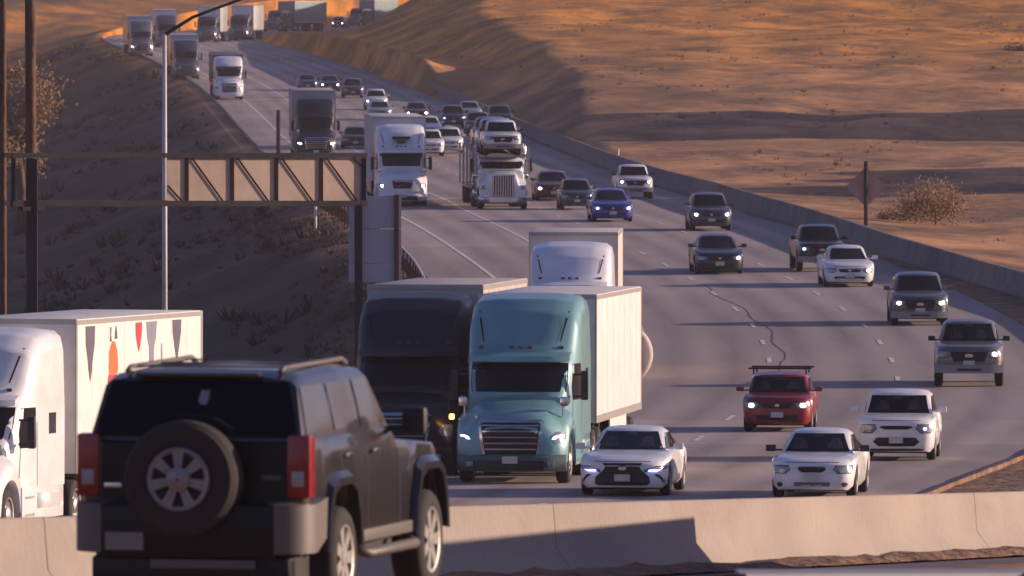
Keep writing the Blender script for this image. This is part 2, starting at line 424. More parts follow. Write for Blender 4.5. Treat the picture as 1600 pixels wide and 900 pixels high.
def ribbon(name, prof, y0, y1, off, material, step=3.0, jit=0, kind='structure'):
    """sweep a profile (offset, height) along the freeway"""
    bm = bmesh.new(); k = int((y1 - y0) / step); secs = []
    for i in range(k + 1):
        Y = y0 + (y1 - y0) * i / k; o = off(Y) if callable(off) else off
        secs.append([road_pt(Y, o + a, h + jit*noise.noise(Vector((Y*.7, a*3, h)))) for a, h in prof])
    loft(bm, secs); bmesh.ops.recalc_face_normals(bm, faces=bm.faces[:])
    o = obj(name, bm, material)
    return tag(o, kind=kind) if kind else o
ribbon('kerb', [(-.18, -.2), (-.15, .12), (-.02, .14), (.16, -.2)], 560, 1240, -9.25, M_CONC2, 4)
ribbon('kerb', [(-.08, -.2), (-.05, .09), (.06, .10), (.12, -.2)], 180, 292, lambda Y: offR(Y) + .1, M_DIRT, 2, .02)
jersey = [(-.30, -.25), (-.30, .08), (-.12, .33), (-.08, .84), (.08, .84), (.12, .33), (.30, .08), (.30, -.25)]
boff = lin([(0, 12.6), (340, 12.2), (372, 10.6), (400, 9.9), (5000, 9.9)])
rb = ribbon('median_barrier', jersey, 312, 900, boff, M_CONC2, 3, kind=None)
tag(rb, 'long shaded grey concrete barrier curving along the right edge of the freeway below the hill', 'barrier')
# dirt strip on the right shoulder
bm = bmesh.new(); strip(bm, 170, 400, lambda Y: offR(Y) - .1, lambda Y: boff(Y) + .2, .012, 2, 5)
for v in bm.verts: v.co.z += .03 * noise.noise(v.co * .9)
tag(obj('dirt_shoulder', bm, M_DIRT, ang=180), kind='structure')

# ---------------------------------------------------------------- near roadway, barrier, added shadow wall
def nb(Y, v, dz=0):
    n = math.hypot(1, NB_S)
    return Vector((NB_X + (Y - NB_Y) * NB_S + v / n, Y - v * NB_S / n, near_z(Y) + dz))
bm = bmesh.new(); prev = None
for i in range(60):
    Y = 55 + i * 2.2
    cur = [bm.verts.new(nb(Y, 1.3 + 11 * j / 4, .01)) for j in range(5)]
    if prev:
        for j in range(4): bm.faces.new((prev[j], prev[j+1], cur[j+1], cur[j]))
    prev = cur
tag(obj('near_road', bm, M_NEAR, ang=180), kind='structure')
bm = bmesh.new(); prev = None
for i in range(240):
    Y = 60 + i * .5
    cur = [bm.verts.new(nb(Y, .2 + 1.1*j/5, .02 + (.10 * noise.noise(Vector((Y*.9, j*.8, 2))) + .07) * (1 if 0 < j < 5 else .2))) for j in range(6)]
    if prev:
        for j in range(5): bm.faces.new((prev[j], prev[j+1], cur[j+1], cur[j]))
    prev = cur
tag(obj('dirt_gutter', bm, M_DIRT, ang=180), kind='structure')
# the barrier: cast segments, each butted to the next
BH = .90
prof = [(.32, -.2), (.32, .07), (.12, .34), (.075, BH - .02), (.055, BH), (-.055, BH), (-.075, BH - .02), (-.12, .34), (-.32, .07), (-.32, -.2)]
rb = thing('concrete_barrier', 'sunlit tan concrete barrier crossing the whole foreground behind the black suv', 'barrier', nb(128, 0))
cuts = [60, 84, 108, 127, 148.6, 162, 180]
for a_, b_ in zip(cuts, cuts[1:]):
    bm = bmesh.new(); secs = []; n = 10
    for i in range(n + 1):
        Y = a_ + .012 + (b_ - a_ - .024) * i / n
        secs.append([nb(Y, v, h) - rb.location for v, h in prof])
    loft(bm, secs); bmesh.ops.recalc_face_normals(bm, faces=bm.faces[:])
    obj('barrier_segment', bm, M_CONC, rb)
# unseen wall added at the right, shaped to shade the lower half of the barrier
bm = bmesh.new(); secs = []
for Y, X, zt in ((92, 7.6, 8.1), (110, 7.9, 7.0), (123.5, 8.3, 5.92), (134.9, 8.8, 4.95)):
    zb = near_z(Y) - .4
    secs.append([Vector((X, Y, zb)), Vector((X, Y, zt)), Vector((X + .3, Y, zt)), Vector((X + .3, Y, zb))])
loft(bm, secs); bmesh.ops.recalc_face_normals(bm, faces=bm.faces[:])
tag(obj('shadow_wall', bm, M_CONC2, smooth=False), 'unseen plain grey wall added right of the near roadway to shade the barrier', 'wall')

# steel guardrail low in the bottom right corner
def guardrail(name, label, pts, h=.72, posts=2.0, material=STEEL, scale=1.0):
    t = thing(name, label, 'guardrail', pts[0])
    o0 = Vector(pts[0]); bm = bmesh.new(); secs = []
    for i, p in enumerate(pts):
        p = Vector(p); d = (Vector(pts[min(i+1, len(pts)-1)]) - Vector(pts[max(i-1, 0)])); d.z = 0; d.normalize(); n = Vector((d.y, -d.x, 0))
        w_ = [(0, -.15), (.07, -.12), (.07, -.05), (.01, 0), (.07, .05), (.07, .12), (0, .15), (-.015, .15), (-.015, -.15)]
        secs.append([p - o0 + n * a * scale + Vector((0, 0, h + b * scale)) for a, b in w_])
    loft(bm, secs); bmesh.ops.recalc_face_normals(bm, faces=bm.faces[:]); obj('rail_beam', bm, material, t)
    acc = 0; last = Vector(pts[0])
    for p in pts:
        p = Vector(p)
        if (p - last).length >= posts or p == Vector(pts[0]):
            bm = bmesh.new(); q = p - o0; box(bm, q.x - .07, q.x + .07, q.y - .08, q.y + .08, q.z - .3, q.z + h + .12)
            obj('post', bm, M_WOOD, t, smooth=False); last = p
    return t
pts = [Vector((1.6 + i * .42, 73 + i*.25, 0)) for i in range(13)]
for i, p in enumerate(pts): p.z = P(0, 889.5 - i*.25, p.y).z - .72 - .15
guardrail('guardrail', 'low steel guardrail cut off by the bottom edge of the picture at right', pts)
# far guardrail on the left shoulder behind the lavender sign
pts = [road_pt(Y, lin([(340, -10.2), (400, -9.9), (560, -9.7)])(Y), 0) for Y in range(352, 560, 4)]
guardrail('guardrail', 'pale steel guardrail along the left shoulder behind the back of the tall sign panel', pts, posts=3.8)

# ---------------------------------------------------------------- wheels
def wheel_meshes(r, w_, name, spokes=5, steel=False):
    bm = bmesh.new()
    lathe(bm, [(-w_/2 + .02, r*.62), (-w_/2, r*.70), (-w_/2 + .01, r*.90), (-w_/2 + .04, r*.985), (-.2*w_, r), (.2*w_, r), (w_/2 - .04, r*.985), (w_/2 - .01, r*.90), (w_/2, r*.70), (w_/2 - .02, r*.62)], 28)
    for f in bm.faces: f.smooth = True
    t = bpy.data.meshes.new(name + '_tyre'); bm.to_mesh(t); bm.free(); t.materials.append(RUBBER)
    bm = bmesh.new()
    for sgn in (1, -1):
        x = sgn * (w_/2 - .02)
        lathe(bm, [(x - sgn*.09, .02), (x - sgn*.09, r*.60), (x + sgn*.005, r*.60), (x + sgn*.012, r*.66), (x - sgn*.02, r*.67)], 28)
        if steel:
            lathe(bm, [(x - sgn*.02, r*.52), (x - sgn*.08, r*.36), (x + sgn*.0, r*.30), (x + sgn*.03, r*.20), (x + sgn*.04, .01)], 20)
        else:
            for k in range(spokes):
                a = k * 2*math.pi/spokes
                c, s = math.cos(a), math.sin(a); pc, ps = -s, c
                r0, r1, w0, w1 = r*.08, r*.61, r*.09, r*.13
                q = []
                for rr, ww in ((r0, w0), (r1, w1)):
                    for sg in (-1, 1):
                        q.append(Vector((x, rr*c + sg*ww*pc, rr*s + sg*ww*ps)))
                lo = [bm.verts.new(p - Vector((sgn*.05, 0, 0))) for p in q]; hi = [bm.verts.new(p) for p in q]
                bm.faces.new((hi[0], hi[1], hi[3], hi[2]))
                for i, j in ((0, 2), (1, 3)): bm.faces.new((lo[i], hi[i], hi[j], lo[j]))
            lathe(bm, [(x - sgn*.05, r*.17), (x + sgn*.008, r*.16), (x + sgn*.012, .01)], 14)
    bmesh.ops.recalc_face_normals(bm, faces=bm.faces[:])
    for f in bm.faces: f.smooth = False
    q = bpy.data.meshes.new(name + '_rim'); bm.to_mesh(q); bm.free(); q.materials.append(RIM)
    return t, q
W_CAR = wheel_meshes(.33, .22, 'car_wheel'); W_SUV = wheel_meshes(.38, .25, 'suv_wheel', 6); W_TRK = wheel_meshes(.50, .30, 'truck_wheel', 5, True)
W_DUAL = wheel_meshes(.50, .60, 'dual_wheel', 5, True)
def wheels(t, ws, r, pos):
    for x, y in pos:
        o = link_mesh('wheel', ws[0], t, (x, y, r)); link_mesh('rim', ws[1], o)

# ---------------------------------------------------------------- cars
KINDS = {
 'sedan': dict(L=4.75, W=.915, r=.33, fa=.88, ra=3.72, body=[(0, .62, .28, .64), (.05, .75, .20, .71), (.18, .84, .18, .77), (.45, .89, .17, .83), (1.1, .915, .18, .92), (1.5, .915, .18, .95), (3.9, .915, .18, .99), (4.5, .88, .22, 1.0), (4.7, .80, .28, .95), (4.75, .72, .34, .85)],
   top=[(1.20, .80, .72, .93), (2.05, .80, .60, 1.38), (2.6, .80, .59, 1.445), (3.3, .79, .58, 1.39), (4.25, .74, .66, 1.0)], belt=.95),
 'oldsedan': dict(L=4.5, W=.865, r=.31, fa=.85, ra=3.45, body=[(0, .60, .27, .65), (.06, .73, .19, .72), (.2, .80, .17, .78), (.5, .85, .17, .84), (1.1, .865, .18, .91), (1.5, .865, .18, .92), (3.7, .86, .18, .97), (4.3, .82, .22, .97), (4.5, .70, .30, .85)],
   top=[(1.15, .76, .70, .91), (1.85, .76, .57, 1.36), (2.4, .76, .56, 1.42), (3.1, .75, .55, 1.37), (3.95, .70, .62, .98)], belt=.93),
 'suv': dict(L=4.65, W=.93, r=.37, fa=.88, ra=3.65, body=[(0, .66, .36, .74), (.05, .78, .27, .84), (.18, .86, .24, .92), (.45, .91, .23, .99), (1.1, .93, .23, 1.08), (1.5, .93, .23, 1.10), (4.2, .92, .25, 1.12), (4.6, .86, .32, 1.08), (4.65, .8, .4, .95)],
   top=[(1.10, .84, .76, 1.08), (1.80, .84, .67, 1.60), (2.4, .84, .66, 1.69), (3.9, .82, .64, 1.63), (4.5, .80, .72, 1.12)], belt=1.10),
 'box': dict(L=4.12, W=.90, r=.345, fa=.82, ra=3.35, body=[(0, .66, .30, .78), (.05, .79, .22, .88), (.18, .86, .20, .94), (.45, .89, .19, .99), (1.0, .90, .19, 1.05), (1.4, .90, .19, 1.07), (3.8, .89, .22, 1.08), (4.1, .84, .3, 1.0), (4.12, .8, .38, .9)],
   top=[(.98, .82, .76, 1.04), (1.45, .82, .70, 1.52), (2.0, .82, .69, 1.61), (3.5, .81, .67, 1.58), (4.0, .79, .72, 1.1)], belt=1.07),
 'pickup': dict(L=5.6, W=.98, r=.40, fa=.98, ra=4.55, body=[(0, .78, .50, 1.0), (.05, .88, .42, 1.08), (.18, .93, .40, 1.13), (.45, .96, .40, 1.17), (1.2, .98, .40, 1.22), (1.6, .98, .40, 1.24), (5.3, .97, .44, 1.26), (5.58, .94, .5, 1.24), (5.6, .92, .55, 1.2)],
   top=[(1.45, .86, .78, 1.22), (2.05, .86, .70, 1.77), (2.6, .86, .69, 1.85), (3.5, .85, .69, 1.82), (3.85, .82, .76, 1.25)], belt=1.24),
}
def body_section(y, w_, zb, zt, tum=.88, crown=.025):
    h = zt - zb
    half = [(0, zb), (w_*.86, zb), (w_*.965, zb + h*.14), (w_, zb + h*.45), (w_*.985, zb + h*.72), (w_*(tum+.06), zb + h*.92), (w_*tum*.94, zt), (w_*.5, zt + crown*.8), (0, zt + crown)]
    return half_ring([Vector((x, y, z)) for x, z in half])
def shell_body(bm, K):
    st = K['body']; fw = lin([(a, b) for a, b, c, d in st]); fb = lin([(a, c) for a, b, c, d in st]); ft = herm([(a, d) for a, b, c, d in st])
    ys = sorted(set([a for a, *_ in st] + [round(.1*i, 3) for i in range(2, int(K['L']*10) - 1)] + [K['fa'] + s*K['r']*q for s in (-1.2, -1.1, -1, -.9, .9, 1, 1.1, 1.2) for q in (1,)] + [K['ra'] + s*K['r'] for s in (-1.2, -1.1, -1, -.9, .9, 1, 1.1, 1.2)]))
    secs = []
    for y in ys:
        zb = fb(y)
        for ax in (K['fa'], K['ra']):
            q = (K['r'] + .065)**2 - (y - ax)**2
            if q > 0: zb = max(zb, min(K['r'] + math.sqrt(q), ft(y) - .12))
        w_ = fw(y)
        for ax in (K['fa'], K['ra']):
            w_ += .018 * math.exp(-((y-ax)/(K['r']*1.2))**4) if abs(y-ax) < K['r']*2 else 0
        s = body_section(y, w_, zb, ft(y))
        # plan curvature of the nose and tail
        if y < .45:
            for p in s: p.y += .22 * (abs(p.x)/K['W'])**3 * (1 - y/.45)
        if y > K['L'] - .4:
            for p in s: p.y -= .15 * (abs(p.x)/K['W'])**3 * (1 - (K['L'] - y)/.4)
        secs.append(s)
    loft(bm, secs)
def shell_top(bm, K):
    st = K['top']; z0 = K['belt'] - .12
    fwb = lin([(a, b) for a, b, c, d in st]); fwt = lin([(a, c) for a, b, c, d in st]); fz = lin([(a, d) for a, b, c, d in st])
    ya, yb = st[0][0], st[-1][0]
    ys = sorted(set([a for a, *_ in st] + [ya + (yb - ya)*i/16 for i in range(17)]))
    secs = []
    for y in ys:
        wb, wt, zt = fwb(y), fwt(y), fz(y)
        hh = max(zt - z0, .05)
        half = [(0, z0), (wb, z0), (wb + (wt - wb)*.30, z0 + hh*.45), (wb + (wt-wb)*.72, z0 + hh*.84), (wt*.93, z0 + hh*.965), (wt*.6, zt + .008), (0, zt + .02)]
        s = half_ring([Vector((x, y, z)) for x, z in half])
        k = 1 - 2*sstep(ya + .3, yb - .3, y)
        for p in s: p.y += .16 * (p.x / wb)**2 * k
        secs.append(s)
    loft(bm, secs)
def emblem(bvh, z, w_=.07, h_=.035):
    return skin(bvh, [(z - h_, -w_*.6, w_*.6), (z - h_*.3, -w_, w_), (z + h_*.3, -w_, w_), (z + h_, -w_*.6, w_*.6)], off=.03, nx=3, sub=1)

def car(kind, pt, x, y, label, cat, name='car', lamps=None, grille='bar', group='cars driving towards the camera on the freeway', fog=None, detail=1, rack=False, scale=1.0, at=None, turn=0, zk=1.0, bulb=1.0, plate=True, chrome=False, lampshape=None, glass=GLASS):
    K = KINDS[kind]
    p = on_road(x, y) if at is None else at
    th = -math.atan(dcx(p.y)) + turn
    if at is None: t = thing(name, label, cat, p, (math.atan(dzr(p.y)), 0, th), group)
    else: t = thing(name, label, cat, p, (0, 0, th), group)
    t.scale = (scale, scale, scale*zk)
    bm = bmesh.new(); shell_body(bm, K); bmesh.ops.recalc_face_normals(bm, faces=bm.faces[:])
    if kind == 'pickup': pass
    b2 = bmesh.new(); shell_top(b2, K); bmesh.ops.recalc_face_normals(b2, faces=b2.faces[:])
    tm = bpy.data.meshes.new('tmp'); b2.to_mesh(tm); b2.free(); bm.from_mesh(tm); bpy.data.meshes.remove(tm)
    bvh = bvh_of(bm); obj('body', bm, pt, t, ang=40)
    T = K['top']; W = K['W']; belt = K['belt']; zroof = T[1][3]; wb, wt = T[0][1], T[1][2]
    zt0 = T[0][3]
    # glass
    z0, z1 = zt0 + .045, zroof - .035
    obj('windshield', skin(bvh, [(z0, -wb + .10, wb - .10), (z0 + (z1-z0)*.5, -(wb+wt)/2 + .09, (wb+wt)/2 - .09), (z1, -wt + .07, wt - .07)], off=.012, nx=12, sub=4), glass, t)
    def fy(z): return T[0][0] + (T[1][0] - T[0][0]) * (z - zt0) / (zroof - zt0) + .22
    def by(z): return T[-1][0] + (T[-2][0] - T[-1][0]) * (z - T[-1][3]) / (T[-2][3] - T[-1][3]) - .2
    zs = [belt + .03, (belt + zroof)/2, zroof - .07]
    ym = (T[0][0] + T[-1][0]) / 2 - .05
    for m_ in (1, -1):
        for (f0, f1) in ((lambda z: max(fy(z), 0), lambda z: ym - .04), (lambda z: ym + .04, lambda z: max(by(z), ym + .1))):
            b_ = bmesh.new()
            rows = [(z, f0(z), f1(z)) for z in zs]
            grid = []
            for z, a_, c_ in rows:
                line = []
                for i in range(7):
                    u = a_ + (c_ - a_)*i/6; hit = bvh.ray_cast(Vector((3*m_, u, z)), Vector((-m_, 0, 0)))
                    line.append(b_.verts.new(hit[0] + Vector((.008*m_, 0, 0))) if hit[0] else None)
                grid.append(line)
            for A, B in zip(grid, grid[1:]):
                for i in range(6):
                    if None not in (A[i], A[i+1], B[i+1], B[i]): b_.faces.new((A[i], A[i+1], B[i+1], B[i]))
            if len(b_.faces): obj('side_window', b_, glass, t)
            else: b_.free()
    if detail and scale > .92 and at is None and y > 560:
        for sx in (-1, 1):
            zc = z0 + (z1 - z0) * .42
            obj('headrest', skin(bvh, [(z0 + .07, sx*.36 - .16, sx*.36 + .16), (zc, sx*.36 - .14, sx*.36 + .14), (zc + .07, sx*.36 - .09, sx*.36 + .09), (zc + .12, sx*.36 - .06, sx*.36 + .06)], off=.014, nx=3, sub=2), mat('seat_shade', (.035, .033, .04), .3), t)
        obj('rear_view_mirror', skin(bvh, [(z1 - .07, -.10, .10), (z1 - .02, -.10, .10)], off=.016, nx=2, sub=1), mat('mirror_shade', (.05, .05, .06), .3), t)
    # bonnet line, door gaps
    if detail:
        for rows in ([(.55*belt, ym - .012, ym + .012), (belt, ym - .012, ym + .012)], [(.4*belt, fy(belt) - .02, fy(belt) + .004), (belt, fy(belt) - .02, fy(belt) + .004)]):
            obj('door_gap', skin(bvh, rows, 'S', .006, 1, 3), SEAM, t)
        z_h = K['body'][2][3]
        obj('bonnet_gap', skin(bvh, [(z_h - .02, -W*.62, W*.62), (z_h - .008, -W*.64, W*.64)], off=.008, nx=10, sub=1), SEAM, t)
    # nose
    zn = K['body'][2][3]; zb = K['body'][1][2]; h = zn - zb
    lm = {None: LAMP_OFF, 'warm': LAMP_W, 'cool': LAMP_B, 'white': LAMP_C}
    la, lb = (lamps if isinstance(lamps, tuple) else (lamps, lamps))
    shp = lampshape or [(zb + h*.60, W*.62, W*.88), (zb + h*.72, W*.52, W*.93), (zb + h*.84, W*.56, W*.92)]
    for sg, lk in ((-1, la), (1, lb)):
        rows = [(z, sg*a_, sg*c_) for z, a_, c_ in shp]
        big = [(rows[0][0] - .018, rows[0][1], rows[0][2])] + rows + [(rows[-1][0] + .018, rows[-1][1], rows[-1][2])]
        big = [(z, a_ - sg*.018, c_ + sg*.012) for z, a_, c_ in big]
        fr = obj('headlight', skin(bvh, rows, off=.018, nx=6, sub=2), LAMP_OFF, t)
        obj('headlight_seal', skin(bvh, big, off=.011, nx=6, sub=1), SEAM, fr)
        if lk:
            zc = shp[1][0]; xc = sg*(shp[1][1]*.45 + shp[1][2]*.55)
            rr = .072 * bulb
            b_ = skin(bvh, [(zc - .022, xc - .12*sg, xc + .05*sg), (zc + .012, xc - .10*sg, xc + .15*sg)], off=.035, nx=4, sub=1) if lampshape else skin(bvh, [(zc - rr*.7, xc - rr*.6, xc + rr*.6), (zc, xc - rr, xc + rr), (zc + rr*.7, xc - rr*.6, xc + rr*.6)], off=.035, nx=3, sub=1)
            obj('bulb', b_, lm[lk], fr)
    if grille == 'spindle':
        gr = [(zb + .04, -W*.54, W*.54), (zb + h*.16, -W*.62, W*.62), (zb + h*.40, -W*.60, W*.60), (zb + h*.66, -W*.42, W*.42), (zb + h*.76, -W*.39, W*.39), (zb + h*.92, -W*.44, W*.44)]
        obj('grille', skin(bvh, gr, off=.012, nx=12, sub=2), GRILLE, t)
        obj('emblem', emblem(bvh, zb + h*.74, .085, .05), CHROME, t)
        vb = bmesh.new()
        for sg in (1, -1):
            skin(bvh, [(zb + h*.12, sg*W*.90, sg*W*.95), (zb + h*.3, sg*W*.84, sg*W*.92), (zb + h*.50, sg*W*.70, sg*W*.80)], off=.012, nx=2, sub=2, bm=vb)
        obj('side_vent', vb, GRILLE, t)
    elif grille == 'slot':
        obj('grille', skin(bvh, [(zb + h*.62, -W*.24, W*.24), (zb + h*.72, -W*.33, W*.33), (zb + h*.84, -W*.30, W*.30)], off=.012, nx=8, sub=1), GRILLE, t)
        obj('lower_intake', skin(bvh, [(zb + h*.12, -W*.42, W*.42), (zb + h*.26, -W*.42, W*.42)], off=.012, nx=8, sub=2), mat('intake_grey', (.16, .15, .16), .6), t)
        fb_ = bmesh.new()
        for sg in (1, -1):
            skin(bvh, [(zb + h*.10, sg*W*.72, sg*W*.80), (zb + h*.18, sg*W*.68, sg*W*.84), (zb + h*.26, sg*W*.72, sg*W*.80)], off=.012, nx=3, sub=1, bm=fb_)
        obj('fog_light', fb_, BLACKP, t)
    elif grille == 'soul':
        obj('grille', skin(bvh, [(zb + h*.70, -W*.30, W*.30), (zb + h*.76, -W*.42, W*.42), (zb + h*.82, -W*.40, W*.40)], off=.012, nx=8, sub=1), GRILLE, t)
        obj('lower_intake', skin(bvh, [(zb + h*.16, -W*.46, W*.46), (zb + h*.30, -W*.60, W*.60), (zb + h*.44, -W*.50, W*.50)], off=.012, nx=10, sub=2), GRILLE, t)
        obj('bumper_trim', skin(bvh, [(zb + .01, -W*.86, W*.86), (zb + h*.08, -W*.88, W*.88)], off=.012, nx=10, sub=1), BLACKP, t)
    elif grille == 'truck':
        obj('grille', skin(bvh, [(zb + h*.42, -W*.44, W*.44), (zb + h*.66, -W*.52, W*.52), (zb + h*.90, -W*.52, W*.52)], off=.012, nx=8, sub=2), GRILLE, t)
        obj('emblem', emblem(bvh, zb + h*.66, .12, .05), CHROME, t)
        bm_ = bmesh.new(); secs = []
        for i in range(9):
            xx = -W + 2*W*i/8; yy = -.06 + .2*(abs(xx)/W)**3
            secs.append([Vector((xx, yy, zb - .02)), Vector((xx, yy + .12, zb - .02)), Vector((xx, yy + .12, zb + h*.30)), Vector((xx, yy, zb + h*.30))])
        loft(bm_, secs); bmesh.ops.recalc_face_normals(bm_, faces=bm_.faces[:]); bu = obj('bumper', bm_, CHROME if chrome else mat('bumper_grey', (.28, .27, .28), .4, .3), t)
        obj('lower_intake', skin(bvh_of_obj(bu), [(zb + h*.06, -W*.35, W*.35), (zb + h*.15, -W*.35, W*.35)], off=.008, nx=6, sub=1), GRILLE, t)
    else:
        obj('grille', skin(bvh, [(zb + h*.60, -W*.36, W*.36), (zb + h*.72, -W*.44, W*.44), (zb + h*.84, -W*.42, W*.42)], off=.012, nx=8, sub=1), GRILLE, t)
        obj('lower_intake', skin(bvh, [(zb + h*.10, -W*.56, W*.56), (zb + h*.34, -W*.62, W*.62)], off=.012, nx=8, sub=2), GRILLE, t)
        obj('emblem', emblem(bvh, zb + h*.72, .06, .04), CHROME, t)
    if fog:
        for sg in (-1, 1):
            zc = zb + h*.2; xc = sg*W*.78
            obj('fog_light', skin(bvh, [(zc - .05, xc - .05, xc + .05), (zc + .05, xc - .06, xc + .06)], off=.025, nx=2, sub=1), lm[fog], t)
    if plate:
        bp = bmesh.new(); zc = zb + h*(.36 if grille != 'slot' else .46); box(bp, -.16, .16, -.035, .012, zc - .075, zc + .075, .006); obj('number_plate', bp, PLATE, t, smooth=False)
    # mirrors
    for sg in (1, -1):
        bmr = bmesh.new(); yy = fy(belt) + .05
        box(bmr, sg*(wb + .10), sg*(wb + .30), yy - .07, yy + .07, belt + .02, belt + .16, .03)
        box(bmr, sg*(wb - .04), sg*(wb + .12), yy - .03, yy + .03, belt + .03, belt + .07)
        obj('mirror', bmr, pt if kind not in ('oldsedan', 'pickup') else BLACKP, t)
    if rack:
        zz = T[2][3] + .03
        for yy in (T[1][0] + .2, T[3][0] - .1):
            bmr = bmesh.new()
            box(bmr, -wt - .12, wt + .12, yy - .03, yy + .03, zz + .05, zz + .10)
            for sg in (1, -1): box(bmr, sg*(wt - .04), sg*(wt + .0), yy - .03, yy + .03, zz - .09, zz + .06)
            obj('roof_rack', bmr, BLACKP, t, smooth=False)
    if kind == 'pickup':
        bmr = bmesh.new(); box(bmr, -W + .12, W - .12, 4.0, K['L'] - .12, belt + .02, belt + .035); obj('bed_cover', bmr, BLACKP, t, smooth=False)
    # cabin: steering wheel side shade, wipers
    if detail:
        wp = bmesh.new()
        for sx in (-1, 1):
            skin(bvh, [(z0 + .015, sx*.5 - .28, sx*.5 - .26), (z0 + .07, sx*.5 + .20, sx*.5 + .22)], off=.02, nx=1, sub=3, bm=wp)
        obj('wiper', wp, BLACKP, t)
    ws = W_CAR if K['r'] < .36 else W_SUV
    k = K['r'] / (.33 if ws is W_CAR else .38)
    for sx in (1, -1):
        for yy in (K['fa'], K['ra']):
            o = link_mesh('wheel', ws[0], t, (sx*(W - .12), yy, K['r']), scale=(1, k, k)); link_mesh('rim', ws[1], o)
    # dark underside
    bu = bmesh.new(); box(bu, -W*.8, W*.8, .35, K['L'] - .35, K['body'][3][2] - .02, K['body'][3][2] + .08); obj('underbody', bu, CHASSIS, t, smooth=False)
    return t
def bvh_of_obj(o):
    b = bmesh.new(); b.from_mesh(o.data); v = BVHTree.FromBMesh(b); b.free(); return v

WHITE = paint('white', (.79, .79, .80)); SILVER = paint('silver', (.42, .42, .45), .5); GREYD = paint('dark_grey', (.075, .075, .085), .3)
BLACK = paint('black', (.018, .018, .024), .1); RED = paint('red', (.24, .006, .010), .1); MAROON = paint('maroon', (.12, .018, .025), .1)
BLUE = paint('blue', (.025, .03, .30), .2); GREEN_GREY = paint('greygreen', (.10, .11, .115), .3); TANGREY = paint('tan_grey', (.20, .185, .18), .4)
DBLUE = paint('dark_blue', (.03, .04, .08), .3)
lexlamp = [(.545, .93*.50, .93*.52), (.57, .93*.50, .93*.86), (.61, .93*.56, .93*.95), (.645, .93*.72, .93*.95)]
CG = 'cars driving towards the camera on the freeway'
car('sedan', WHITE, 972, 776, 'pearl white sedan with an hourglass black grille beside the teal truck', 'car', 'sedan', lamps='cool', grille='spindle', lampshape=lexlamp, zk=.94)
car('oldsedan', WHITE, 1268, 779, 'older plain white sedan with a small slot grille behind the concrete barrier', 'car', 'sedan', grille='slot', zk=.95)
car('box', WHITE, 1400, 720, 'boxy white hatchback with a wide black lower intake', 'car', 'hatchback', lamps=(None, 'cool'), grille='soul', scale=.97, bulb=.6)
car('box', RED, 1214, 675, 'bright red car with a black roof rack and both headlights lit', 'car', 'hatchback', lamps='white', rack=True, scale=.95, zk=.93, grille='none')
car('pickup', TANGREY, 1514, 605, 'grey pickup truck with a black grille by the right shoulder', 'pickup truck', 'pickup_truck', lamps=(None, 'white'), grille='truck', scale=.98)
car('suv', GREEN_GREY, 1438, 509, 'grey-green suv with yellow headlights near the end of the shaded barrier', 'suv', 'suv', lamps='warm', grille='truck')
car('sedan', WHITE, 1328, 449, 'white coupe-like sedan just in front of the dark pickup', 'car', 'sedan', lamps=(None, 'warm'), grille='bar')
car('pickup', BLACK, 1285, 425, 'dark blue-black pickup truck with blue-white stacked lamps', 'pickup truck', 'pickup_truck', lamps='cool', fog='cool', grille='truck', scale=.93)
car('sedan', BLACK, 1125, 429, 'black sedan with one bluish lamp in the second lane from the right', 'car', 'sedan', lamps=(None, 'cool'))
car('suv', GREYD, 1112, 361, 'small dark grey suv with bright headlights right of the blue sedan', 'suv', 'suv', lamps='white', scale=.95)
car('sedan', BLUE, 958, 347, 'deep blue sedan with glowing violet headlights', 'car', 'sedan', lamps='cool')
car('pickup', WHITE, 993, 311, 'white pickup truck ahead of the bend behind the blue sedan', 'pickup truck', 'pickup_truck', lamps='white', grille='truck', scale=.9)
car('suv', GREYD, 902, 328, 'dark grey suv just left of the blue sedan', 'suv', 'suv', grille='bar', scale=.85)
car('sedan', MAROON, 866, 314, 'maroon sedan with one headlight lit beside the car carrier', 'car', 'sedan', lamps=('white', None))
far = [
 ('suv', WHITE, 702, 240, 'white suv left of the loaded car carrier', 'white'),
 ('suv', WHITE, 672, 244, 'white van-like suv close against the right side of the white semi trailer', None),
 ('suv', DBLUE, 709, 200, 'dark blue suv following the white suv', 'cool'),
 ('sedan', WHITE, 671, 214, 'white sedan ahead of a dark red car near the top of the white trailer', None),
 ('sedan', MAROON, 652, 189, 'dark red sedan with two bright headlights above the white trailer', 'white'),
 ('suv', WHITE, 588, 172, 'white suv far up the hill above the white semi trailer', 'white'),
 ('sedan', SILVER, 594, 187, 'silver sedan partly hidden behind the roof of the white semi trailer', None),
 ('sedan', MAROON, 556, 232, 'maroon sedan between the dark-faced semi truck and the white semi truck', None),
 ('suv', GREYD, 552, 153, 'dark suv running beside the barrier far up the hill', None),
 ('sedan', BLACK, 516, 143, 'black sedan with glaring headlights behind the dark-faced semi truck', 'white'),
 ('sedan', DBLUE, 481, 141, 'dark blue sedan just over the roof of the dark-faced semi truck', None),
 ('suv', GREYD, 748, 212, 'dark grey suv half hidden behind the car carrier', None),
 ('suv', BLACK, 782, 200, 'black suv hidden to its roof behind the carried pickup', None),
 ('sedan', SILVER, 735, 188, 'silver car small in the distance behind the dark blue suv', None),
]
for k, pt, x, y, lab, lm_ in far:
    car(k, pt, x, y, lab, 'suv' if k == 'suv' else 'car', k, lamps=lm_, detail=0, scale=.95)

